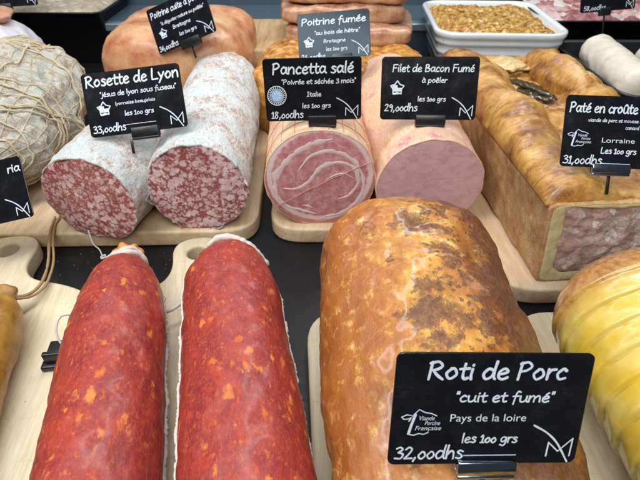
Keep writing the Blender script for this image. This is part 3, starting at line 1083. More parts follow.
outer = smooth_loop(pie_profile(0, 30), 5)
inner = smooth_loop(pie_profile(1.08, 30), 12)
inner = [(x + .30 * fbm((x, z, 1.5), .45, 3), z + .34 * fbm((x, z, 7.5), .45, 3) - (.35 * math.sin((x - 1) / 3.0) if z > 5 else 0)) for x, z in inner]
g = Geo()
rings = []
ny = 90
for i in range(ny + 1):
    y = LL * i / ny
    ring = []
    for (x, z) in outer:
        P = Vector((x, y, z))
        nrm = Vector((x - W_ / 2, 0, z - H_ / 2)).normalized()
        P += nrm * (.16 * fbm(P, .25, 3) + .05 * fbm(P, 1.4, 3))
        P.z = max(P.z, 0)
        ring.append(P)
    rings.append(ring)
g.loft(rings, True, False, True)
g.build('crust', 'crust_side', t)
# pale dough seen in section
g = Geo()
n_ = len(outer)
rs = []
for k in range(8):
    q = .20 + .80 * k / 7
    rs.append([rings[0][j].lerp(Vector((inner[j][0], 0, inner[j][1])), q) + Vector((0, -.03 - .10 * math.sin(q * PI) + .04 * fbm((inner[j][0] + q, 3, inner[j][1]), 1.3), 0)) for j in range(n_)])
g.loft(rs, True, False, False)
g.build('dough_edge', 'dough', t)
g = Geo()
g.loft([[p for p in rings[0]], [rings[0][j].lerp(rs[0][j], .5) + Vector((0, -.05, 0)) for j in range(n_)], rs[0]], True, False, False)
g.build('baked_rim', 'crust_side', t)
# filling: grid mapped from centre to the inner outline
g = Geo()
c = Vector((W_ / 2, -.15, H_ / 2))
v = [c]
f = []
nr = 28
for i in range(1, nr + 1):
    q = i / nr
    for j in range(n_):
        p = c.lerp(Vector((inner[j][0], 0, inner[j][1])), q * 1.01)
        p.y = -.12 * (1 - q ** 3) + .20 * fbm(p, .9, 5) + .02
        v.append(p)
for j in range(n_):
    f.append((0, 1 + (j + 1) % n_, 1 + j))
for i in range(nr - 1):
    for j in range(n_):
        a = 1 + i * n_
        f.append((a + j, a + (j + 1) % n_, a + n_ + (j + 1) % n_, a + n_ + j))
g.add(v, f)
g.build('filling', 'filling', t)
# glazed lid with rolled sides
g = Geo()
nx = 70
x0, x1 = -1.15, W_ + 1.25
top = []
ny = 120


def lid_h(u, y):
    # u 0..1 across, y along
    wob = .03 * math.sin(y * .55) + .02 * math.sin(y * 1.3 + 1)
    a = max(0, 1 - ((u - .175 - wob) / .20) ** 2) ** .5 * (1.75 + 1.15 * min(1, max(0, (y - 5) / 8)))
    b = max(0, 1 - ((u - .83 + wob) / .175) ** 2) ** .5 * 2.6
    m_ = .40 + .25 * math.sin(y * .8 + u * 4)
    if y > LL - 9:
        m_ += 1.2 * math.sin(min(1, (y - LL + 9) / 6) * PI / 2)
    h = max(a, b, m_)
    return h


for i in range(ny + 1):
    y = .35 + (LL - .3) * i / ny
    e = min(1, (y - .35) / .9)
    e2 = min(1, max(0, (LL + .05 - y)) / 2.2)
    ee = (1 - (1 - e) ** 2) ** .5 * (1 - (1 - e2) ** 2) ** .5
    row = []
    for k in range(nx + 1):
        u = k / nx
        x = x0 + (x1 - x0) * u
        h = lid_h(u, y)
        P = Vector((x, y, 0))
        h = h * (.25 + .75 * ee) + .28 * fbm(P, .35, 4) + .09 * fbm(P, 1.6, 3)
        ed = min(u, 1 - u) / .03
        if ed < 1:
            h *= max(0.02, (1 - (1 - ed) ** 2)) ** .5
        xx = x + (-.35 if u < .1 else 0) * 0
        row.append(Vector((xx, y + .15 * fbm(P, .6), H_ - .25 + max(h, .05))))
    top.append(row)
rings = [r + [Vector((x1 - .2, r[-1].y, H_ - .5)), Vector((x0 + .2, r[0].y, H_ - .5))] for r in top]
g.loft(rings)
g.build('lid', 'crust_top', t)
# steam-hole jelly and pale pastry patch
def blob(name, mat, c, r, sd, par, amp=.25, rot=0.0):
    g = Geo()
    rings = []
    nt, na = 24, 40
    for i in range(1, nt):
        ph = PI * i / nt
        rg = []
        for j in range(na):
            a = 2 * PI * j / na
            d = Vector((math.sin(ph) * math.cos(a), math.sin(ph) * math.sin(a), math.cos(ph)))
            k = 1 + amp * fbm(d + Vector((sd * 1.3, sd, sd * .7)), 1.4, 4)
            p = Vector((d.x * r[0] * k, d.y * r[1] * k, d.z * r[2] * k))
            p.rotate(Euler((0, 0, rot)))
            rg.append(Vector(c) + p)
        rings.append(rg)
    g.loft(rings)
    return g.build(name, mat, par)


blob('jelly_patch', 'jelly', (6.7, 22.8, 8.62), (1.2, 2.9, .5), 3, t, .75, .30)
blob('pastry_patch', 'cream', (6.3, 28.2, 9.5), (2.0, 2.4, .7), 5, t, .5)
blob('pastry_roll', 'crust_top', (10.6, 24.2, 9.3), (2.1, 6.6, 2.3), 9, t, .18, .16)

# ------------------------------------------------------------------ white ceramic dish with browned topping
t = thing('ceramic_dish', 'white ribbed ceramic dish filled with a browned onion topping', 'dish', (28.9, 80.6, 2.0), -3)
g = Geo()
prof = [(0, 0), (0.25, .15), (.35, .6), (.75, 2.6), (.92, 2.75), (.92, 3.1), (.88, 3.25), (1.2, 4.35), (1.4, 4.5), (1.4, 4.85), (1.35, 5.0), (1.6, 6.0), (1.8, 6.15), (1.8, 6.5), (1.8, 6.7), (1.95, 7.1), (2.15, 7.3), (2.2, 7.8), (2.1, 8.05), (1.8, 8.15), (1.4, 8.05), (1.2, 7.7), (.95, 6.6), (.7, 5)]
rings = []
for ins, z in prof:
    rings.append([(p[0], p[1], z) for p in rrect(-8.4 - ins, 8.4 + ins, -ins, 19 + ins, 1.6 + ins, 8)])
g.loft(rings, True, True, True)
g.build('dish', 'ceramic', t)
g = Geo()
nx, ny = 110, 80
v = []
for j in range(ny + 1):
    for i in range(nx + 1):
        x = -9.3 + 18.6 * i / nx
        y = -.9 + 20.8 * j / ny
        ed = min(1, max(0, min(x + 9.3, 9.3 - x, y + .9, 19.9 - y)) / 1.6)
        z = 6.75 + 1.0 * ed ** .6 + .55 * fbm((x, y, 0), .45, 5) + .20 * fbm((x, y, 3), 1.1, 5)
        v.append((x, y, z))
f = [(j * (nx + 1) + i, j * (nx + 1) + i + 1, (j + 1) * (nx + 1) + i + 1, (j + 1) * (nx + 1) + i) for j in range(ny) for i in range(nx)]
g.add(v, f)
top_o = g.build('browned_topping', 'gratin', t)
g = Geo()
rnd = random.Random(9)
for k in range(24):
    x, y = rnd.uniform(-8.2, 8.2), rnd.uniform(.2, 18.6)
    a = rnd.uniform(0, 6.28)
    L = rnd.uniform(.8, 2.6)
    cv = rnd.uniform(-1.2, 1.2)
    pts = []
    for i in range(9):
        q = i / 8 - .5
        px = x + L * q * math.cos(a) - cv * (.25 - q * q) * math.sin(a)
        py = y + L * q * math.sin(a) + cv * (.25 - q * q) * math.cos(a)
        px = max(-8.7, min(8.7, px))
        py = max(-.3, min(19.3, py))
        ed = min(1, min(px + 9.3, 9.3 - px, py + .9, 19.9 - py) / 1.6)
        pz = 6.88 + 1.0 * ed ** .6 + .55 * fbm((px, py, 0), .45, 5)
        pts.append((px, py, pz + .25 * (.25 - q * q) * rnd.random()))
    g.tube(pts, rnd.uniform(.07, .20), 6, False, .4)
sm = g.build('onion_strands', 'strand', top_o)
sm['kind'] = 'stuff'

# ------------------------------------------------------------------ trays
def tray(name, label, loc, rz, W, D, H, flare=1.0):
    t = thing(name, label, 'tray', loc, rz)
    g = Geo()
    prof = [(-.2, 0), (0, .15), (flare, H - .4), (flare + .7, H - .25), (flare + .8, H), (flare + .2, H), (flare - .3, H - .5), (-.4, .6), (-.8, .5)]
    rings = [[(p[0], p[1], z) for p in rrect(-ins, W + ins, -ins, D + ins, 1.2 + max(ins, 0), 6)] for ins, z in prof]
    g.loft(rings)
    g.build('tray_shell', 'tray_black', t)
    return t


tray('black_tray', 'black tray holding two white sausages at the right edge', (40.2, 61.0, 3.0), 0, 28, 22, 4.6)
tray('black_tray', 'tall black tray of diced pink meat at the top right', (40.5, 89.5, .01), 0, 34, 18, 9.6, .6)
tray('black_tray', 'tall black tray of pale speckled terrine at the top left', (-76.0, 96.0, 0.01), 0, 35, 16, 9.4, .4)


def mound(name, mat, label, cat, loc, W, D, amp, sc_, seed, h=1.2, kind=None, base=.6):
    g = Geo()
    nx, ny = 120, 70
    v = []
    for j in range(ny + 1):
        for i in range(nx + 1):
            x, y = W * i / nx, D * j / ny
            ed = max(0, min(1, min(x, W - x, y, D - y) / 1.5))
            q = Vector((x + seed, y, seed))
            cellv = noise.voronoi(q * sc_)[0]
            lump = math.sqrt(max(0, 1 - min(1, cellv[0]) ** 2))
            z = h * ed ** .5 + amp * (lump - .6) + .3 * amp * fbm(q, .7, 3)
            v.append((x, y, z))
    n0 = len(v)
    f = [(j * (nx + 1) + i, j * (nx + 1) + i + 1, (j + 1) * (nx + 1) + i + 1, (j + 1) * (nx + 1) + i) for j in range(ny) for i in range(nx)]
    border = [i for i in range(nx + 1)] + [(j + 1) * (nx + 1) - 1 for j in range(1, ny + 1)] + [ny * (nx + 1) + i for i in range(nx - 1, -1, -1)] + [j * (nx + 1) for j in range(ny - 1, 0, -1)]
    v += [(v[b][0], v[b][1], -base) for b in border]
    m_ = len(border)
    f += [(border[k], border[(k + 1) % m_], n0 + (k + 1) % m_, n0 + k) for k in range(m_)]
    f.append(tuple(n0 + k for k in range(m_ - 1, -1, -1)))
    g.add(v, f)
    o = g.build(name, mat, None, True, loc=loc)
    return tag(o, label, cat, None, kind)


mound('diced_meat', 'chopped', 'diced pink and white cured meat heaped in the tray at top right', 'diced meat', (40.4, 89.6, 8.4), 34, 17.5, 1.5, .42, 3, .9, 'stuff')
mound('pale_terrine', 'salad', 'pale speckled terrine filling the tray at top left', 'terrine', (-75.7, 96.2, 8.0), 34.4, 15.6, .5, .9, 8, 1.4)

# white sausages
WG = 'white sausages in the black tray'
for (x, y, rz, L, sd, lab) in ((42.6, 62.5, -6, 19, 71, 'left white sausage lying diagonally in the black tray'),
                               (49.6, 62.0, -9, 17, 74, 'white sausage cut off by the right edge of the picture')):
    t = thing('white_sausage', lab, 'white sausage', (x, y, 4.6), rz, WG)
    B = Body(L, 2.75, 2.65, 1.6, 2.5, .42, .25, .25, .05, 1.2, sd, flat=.06)
    B.geo(60, 80).build('sausage', 'boudin', t)

# ------------------------------------------------------------------ whole red sausages
RG = 'whole red sausages on the paddle boards'
t = thing('red_sausage', 'left whole red sausage with an orange knotted end and white seam', 'red sausage', (-9.7, 2.5, BT + .01), 12.6, RG)
B = Body(28.6, 3.3, 3.35, 5, 8.5, .44, .22, .22, .09, .9, 81, flat=.10, bend=0.0)
B.geo(120, 120).build('skin', 'ch1', t)
g = Geo()
zt = 3.3
pts = [(1.15 * math.cos(a) + .08 * math.cos(5 * a), 28.55 + .35 * math.sin(2 * a), zt + 1.1 * math.sin(a)) for a in [2 * PI * i / 40 for i in range(40)]]
g.tube(pts, .27, 9, True, .3)
pts = [(1.5 * math.cos(a), 28.0 + .1 * math.sin(3 * a), zt + 1.4 * math.sin(a)) for a in [2 * PI * i / 40 for i in range(40)]]
g.tube(pts, .22, 9, True, .4)
g.build('tie_ring', 'casing_white', t)
g = Geo()
rings = []
for i, (y, r) in enumerate(((27.8, .8), (28.5, .75), (28.9, .95), (29.3, 1.2), (29.6, 1.15), (29.7, .8), (29.5, .3))):
    rings.append([(r * (1 + .13 * math.sin(7 * a + i * .4)) * math.cos(a), y + .14 * math.sin(4 * a), zt + .9 * r * (1 + .13 * math.sin(7 * a + i * .4)) * math.sin(a)) for a in [2 * PI * j / 36 for j in range(36)]])
g.loft(rings)
g.build('knotted_end', 'orange_fat', t)


def seam(B, th, t0, t1, name, par, seed=0, r=.17, n=260):
    g = Geo()
    pts = []
    rr = []
    for i in range(n):
        q = t0 + (t1 - t0) * i / (n - 1)
        nz = lambda f_, k_: noise.noise(Vector((i * f_, seed * 3.1 + k_, .5)))
        pts.append(B.point(q, th + .05 * nz(.11, 0) + .02 * nz(.7, 2), .02 + .06 * nz(.9, 4)))
        rr.append(r * max(.25, 1 + .5 * nz(.83, 7) + .35 * nz(.21, 9)))
    g.tube(pts, rr, 7)
    return g.build(name, 'casing_white', par)


seam(B, -.37, .15, .82, 'white_seam', t, 1, .20)
g = Geo()
g.tube(cr([(-2.9, 22.2, 4.2), (-3.6, 21.9, 4.4), (-3.9, 21.2, 3.9), (-3.7, 20.6, 3.2), (-3.2, 20.5, 2.8)], 6), .08)
g.build('casing_loop', 'casing_white', t)

t = thing('red_sausage', 'right whole red sausage with folded white casing at its far end', 'red sausage', (-1.9, 2.5, BT + .01), 11.4, RG)
B = Body(29.6, 3.6, 3.5, 5, 6.5, .40, .18, .22, .08, .9, 88, flat=.10)
B.geo(120, 120).build('skin', 'ch2', t)
seam(B, -.15, .15, .84, 'white_seam', t, 2, .15)
seam(B, PI - .17, .15, .80, 'white_seam', t, 5, .11)
g = Geo()
g.tube(cr([(-1.6, 29.0, 4.6), (-.6, 29.4, 5.0), (.6, 29.3, 4.9), (1.7, 28.9, 4.3), (2.6, 28.3, 3.4), (3.2, 27.9, 2.7)], 8), [.12 + .22 * math.sin(PI * i / 40) ** .6 for i in range(41)], 9, False, .4)
g.tube(cr([(-.7, 29.3, 4.9), (-.2, 29.9, 4.2), (.5, 30.0, 3.8), (1.4, 29.5, 3.9)], 8), .3, 9, False, .4)
g.build('folded_casing', 'casing_white', t)
g = Geo()
g.tube(cr([(-1.6, 28.7, 4.3), (-2.8, 27.0, 2.9), (-3.9, 26.0, 1.8), (-5.2, 25.6, 1.3), (-6.0, 26.3, 1.2)], 8), .16, 8, False, .3)
g.build('casing_tail', 'casing_white', t)

# ------------------------------------------------------------------ pork roast
t = thing('pork_roast', 'large browned smoked pork roast with charred patches behind the front card', 'pork roast', (7.7, 5.5, BT + .01), 3.4)


def roast_prof(q):
    return .86 + .16 * math.sin(min(1, q * 1.15 + .12) * PI * .62)


def roast_z(q):
    return .79 + .25 * max(0, min(1, (q - .22) / .62)) ** .8


B = Body(27.0, 6.6, 5.2, 7, 4.8, .36, .50, .12, .09, .8, 93, flat=.10, prof=roast_prof, zprof=roast_z, box=2.3)
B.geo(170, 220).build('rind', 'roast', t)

# ------------------------------------------------------------------ yellow ribbed roll
t = thing('ribbed_roll', 'glossy yellow ribbed charcuterie roll with a brown rounded end', 'ribbed roll', (24.6, 3.0, BT + .01), 5)
B = Body(24.2, 7.2, 5.2, 3, 5.5, .44, .25, .14, .04, 1.0, 97, flat=.08)
_p = B.point


def ribbed(tq, th, off=0.0):
    y = B.L * (1 - math.cos(PI * tq)) / 2
    ph = (y + .5 * math.cos(th)) / 1.62
    fr_ = ph - math.floor(ph)
    k = min(1, fr_ / .16) ** .6 * (1 - .45 * max(0, fr_ - .16) / .84)
    fade = max(0, min(1, (B.L - 2.6 - y) / 1.5))
    return _p(tq, th, off + (.46 * k - .31) * fade * min(1, B.rad(y) * 1.2))


B.point = ribbed
B.geo(420, 110).build('rind', 'yellow', t)

# ------------------------------------------------------------------ small brown sausage at the left edge
t = thing('small_sausage', 'small golden brown sausage tied with brown twine at the left edge', 'sausage', (-20.9, 9.0, BT + .01), 13.0)
B = Body(19.0, 2.35, 2.2, 3, 5.2, .55, .15, .3, .05, 1.3, 101, flat=.08)
B.geo(80, 80).build('sausage', 'brown_saus', t)
g = Geo()
rings = []
for y, r in ((17.6, 1.05), (18.2, .8), (18.7, .62), (19.3, .95), (19.7, .8), (19.8, .3)):
    rings.append([(r * (1 + .15 * math.sin(5 * a)) * math.cos(a), y, 1.9 + r * math.sin(a)) for a in [2 * PI * j / 28 for j in range(28)]])
g.loft(rings)
g.build('gathered_end', 'brown_saus', t)
g = Geo()
for dy in (0, .18, -.16):
    g.tube([(.78 * math.cos(a), 18.65 + dy + .06 * math.sin(2 * a), 1.9 + .78 * math.sin(a)) for a in [2 * PI * i / 30 for i in range(30)]], .10, 7, True)
tl = lambda P: (Matrix.Rotation(R(-13), 3, 'Z') @ (Vector(P) - Vector((-20.9, 9.0, BT)))).to_tuple()
g.tube(cr([tl(p) for p in ((-24.7, 27.3, 3.9), (-24.0, 28.4, 3.1), (-24.0, 30.0, 2.5), (-24.3, 31.8, 2.3), (-24.9, 33.8, 2.3), (-26.2, 37.0, 2.4), (-27.2, 39.6, 2.0), (-27.5, 41.0, 2.0))], 8), .13, 7, False, .3)
g.tube(cr([tl(p) for p in ((-24.7, 27.2, 3.8), (-23.8, 28.4, 2.9), (-23.6, 30.0, 2.4), (-23.9, 31.8, 2.2), (-24.5, 33.9, 2.2), (-25.8, 36.8, 2.3), (-26.9, 39.6, 2.0), (-27.0, 41.0, 2.0))], 8), .12, 7, False, .3)
g.build('twine_tie', 'twine_dark', t)

# crumbs on the slate and boards
g = Geo()
rnd = random.Random(12)
for k in range(46):
    a = rnd.random()
    if a < .45:
        cx, cy, cz = rnd.uniform(-27, -14), rnd.uniform(33.5, 38), 0.02
    elif a < .7:
        cx, cy, cz = rnd.uniform(0, 15), rnd.uniform(31, 38.5), 0.02
    elif a < .85:
        cx, cy, cz = rnd.uniform(-28, -8), rnd.uniform(39.6, 44), BT + .02
    else:
        cx, cy, cz = rnd.uniform(-26, -19), rnd.uniform(15, 27), BT + .02
    r_ = rnd.uniform(.025, .07)
    v = [(cx + r_ * rnd.uniform(.5, 1.4) * math.cos(q), cy + r_ * rnd.uniform(.5, 1.4) * math.sin(q), cz) for q in (0, 1.5, 3.1, 4.6)] + [(cx, cy, cz + r_ * .8)]
    g.add(v, [(0, 1, 4), (1, 2, 4), (2, 3, 4), (3, 0, 4), (3, 2, 1, 0)])
o = g.build('crumbs', 'crumb', None, False)
tag(o, 'tiny pale crumbs scattered over the black slate and boards', 'crumbs', None, 'stuff')

# black clip lying on the left board
t = thing('card_clip', 'small empty black card clip lying beside the left red sausage', 'card clip', (-18.7, 21.9, BT + .01), 8)
g = Geo()
g.box(-1.5, 1.5, 0, 2.6, 0, .5, .12)
g.box(-1.2, 1.2, .3, .7, .52, 1.5, .1)
g.build('clip_body', 'black', t)
g = Geo()
g.box(-.25, .25, -1.3, -.02, .1, .35, .06)
g.build('pin', 'chrome', t)

# ------------------------------------------------------------------ handwriting
GL = {
 'a': (42, '33,40 18,48 5,26 14,3 30,16 34,46', '34,46 33,14 41,2'),
 'b': (41, '7,80 5,40 6,2', '6,20 20,46 35,28 24,3 6,6'),
 'c': (35, '31,40 20,48 6,26 14,3 31,8'),
 'd': (43, '33,40 18,47 5,24 14,2 30,14 35,40', '38,80 35,40 36,12 41,2'),
 'e': (38, '6,23 22,27 32,36 22,48 8,34 8,10 20,1 34,9'),
 'f': (31, '32,74 23,80 15,62 13,30 10,-16', '2,43 27,46'),
 'g': (41, '33,42 18,48 5,28 14,8 30,20 34,44', '34,44 34,0 24,-25 4,-16'),
 'h': (40, '7,80 5,40 5,1', '5,22 20,46 31,36 33,1'),
 'i': (16, '8,46 7,20 9,1', '8,62 9,65'),
 'j': (18, '12,46 12,0 4,-22 -5,-15', '13,62 14,65'),
 'l': (16, '8,80 7,30 9,1'),
 'm': (59, '5,46 5,1', '5,24 17,46 27,38 27,2', '27,24 40,46 50,38 53,1'),
 'n': (41, '5,46 5,1', '5,24 20,47 32,38 34,1'),
 'o': (41, '18,47 5,25 16,2 34,20 27,45 16,47'),
 'p': (41, '6,46 6,10 4,-27', '6,24 20,48 35,28 22,3 7,10'),
 'r': (29, '6,46 6,1', '6,24 14,42 28,45'),
 's': (32, '28,42 16,48 8,37 20,26 28,14 18,2 4,6'),
 't': (29, '14,68 12,20 18,2 28,6', '1,45 28,48'),
 'u': (41, '5,46 7,10 18,2 31,16 34,46', '34,46 33,14 40,2'),
 'v': (35, '4,46 16,2', '16,2 31,46'),
 'y': (38, '4,46 18,10', '34,46 20,10 5,-25'),
 'B': (46, '8,76 7,2', '7,74 28,74 31,54 9,42', '9,42 38,34 34,8 6,3'),
 'F': (42, '8,76 6,1', '7,75 40,77', '7,42 32,43'),
 'I': (30, '4,75 26,76', '15,76 15,2', '4,2 26,2'),
 'L': (41, '9,78 6,30 7,3', '7,3 38,4'),
 'P': (45, '9,76 6,1', '5,71 26,78 39,60 26,42 8,37'),
 'R': (50, '9,76 6,1', '4,71 26,78 39,60 26,45 8,41', '15,41 28,20 46,1'),
 '0': (35, '17,42 5,20 16,1 31,18 25,40 16,42'),
 '1': (26, '4,50 15,63 14,2', '4,2 25,2'),
 '2': (38, '6,56 18,68 30,56 20,28 5,3', '5,3 35,5'),
 '3': (37, '6,60 20,68 30,55 15,38', '15,38 34,28 27,4 4,5'),
 '4': (38, '22,68 5,22 35,24', '27,42 24,-4'),
 '5': (36, '31,66 11,64', '11,64 8,38 26,38 31,16 16,0 4,6'),
 '8': (37, '28,58 14,67 8,52 26,24 20,2 6,8 10,28 29,58'),
 '9': (37, '29,52 16,66 6,50 16,37 29,52', '29,54 28,20 22,-5'),
 ',': (17, '10,8 4,-14'),
 '"': (18, '6,78 5,62', '14,78 13,62'),
 ' ': (22,),
}
ACC = {'é': ('e', '17,58 28,71'), 'è': ('e', '14,71 25,58'), 'ê': ('e', '10,57 20,69 30,57'), 'à': ('a', '13,71 25,58'),
       'û': ('u', '10,57 20,69 30,57'), 'ô': ('o', '10,57 20,69 30,57')}


def glyph(ch):
    if ch in ACC:
        b, a = ACC[ch]
        return (GL[b][0],) + GL[b][1:] + (a,)
    return GL[ch]


class Ribbon:
    """flat marker strokes on the card face (local x, z; y points into the card)"""
    def __init__(s):
        s.v = []
        s.f = []
        s.k = 0

    def stroke(s, pts, wd):
        pts = [Vector(p) for p in pts]
        n = len(pts)
        dirs = []
        for i in range(n):
            d = pts[min(i + 1, n - 1)] - pts[max(i - 1, 0)]
            dirs.append(d.normalized() if d.length > 1e-9 else Vector((1, 0)))
        # round caps
        pl = [(pts[0] - dirs[0] * wd * .45, dirs[0], .45), (pts[0] - dirs[0] * wd * .25, dirs[0], .85)]
        pl += [(p, d, 1.0) for p, d in zip(pts, dirs)]
        pl += [(pts[-1] + dirs[-1] * wd * .25, dirs[-1], .85), (pts[-1] + dirs[-1] * wd * .45, dirs[-1], .45)]
        b = len(s.v)
        for i, (p, d, k) in enumerate(pl):
            nn = Vector((-d.y, d.x)) * wd * .5 * k * (1 + .28 * noise.noise(Vector((p.x * 3.1, p.y * 3.1, s.k * .002))))
            s.k += 1
            y = -.056 - .00004 * s.k
            s.v.append((p.x + nn.x, y, p.y + nn.y))
            s.v.append((p.x - nn.x, y, p.y - nn.y))
        for i in range(len(pl) - 1):
            s.f.append((b + 2 * i, b + 2 * i + 1, b + 2 * i + 3, b + 2 * i + 2))

    def text(s, txt, x0, x1, zb, cap, wt=.085, slant=.06, seed=1):
        rnd_ = random.Random(seed)
        tot = sum(glyph(c)[0] for c in txt) / 100
        k = cap / .78
        kx = (x1 - x0) / tot
        x = x0
        for ch in txt:
            gl = glyph(ch)
            dz = rnd_.uniform(-.012, .012) * k
            for st in gl[1:]:
                pp = [tuple(float(q) / 100 for q in p.split(',')) for p in st.split()]
                pp = [Vector((x + (a + slant * b) * kx, zb + dz + b * k)) for a, b in pp]
                s.stroke(cr(pp, 6) if len(pp) > 2 else pp, wt * cap * 1.1 if cap > .5 else wt * cap * 1.25)
            x += gl[0] / 100 * kx

    def build(s, name, mat, parent):
        me = bpy.data.meshes.new(name)
        me.from_pydata([tuple(c * S for c in v) for v in s.v], [], s.f)
        me.materials.append(MT[mat])
        o = bpy.data.objects.new(name, me)
        col.objects.link(o)
        o.parent = parent
        return o


def sans(name, txt, x0, x1, zb, parent, size, shear=0.0):
    cu = bpy.data.curves.new(name, 'FONT')
    cu.body = txt
    cu.size = size * S
    cu.shear = shear
    tmp = bpy.data.objects.new(name, cu)
    col.objects.link(tmp)
    dg = bpy.context.evaluated_depsgraph_get()
    me = bpy.data.meshes.new_from_object(tmp.evaluated_get(dg))
    bpy.data.objects.remove(tmp)
    xs = [v.co.x for v in me.vertices]
    k = (x1 - x0) * S / (max(xs) - min(xs))
    mx = min(xs)
    for v in me.vertices:
        a, b = v.co.x, v.co.y
        v.co = ((a - mx) * k + x0 * S, -.057 * S, b + zb * S)
    me.materials.clear()
    me.materials.append(MT['ink'])
    o = bpy.data.objects.new(name, me)
    col.objects.link(o)
    o.parent = parent
    return o


CW, CH = 8.56, 5.4
CG = 'black price cards on clips'


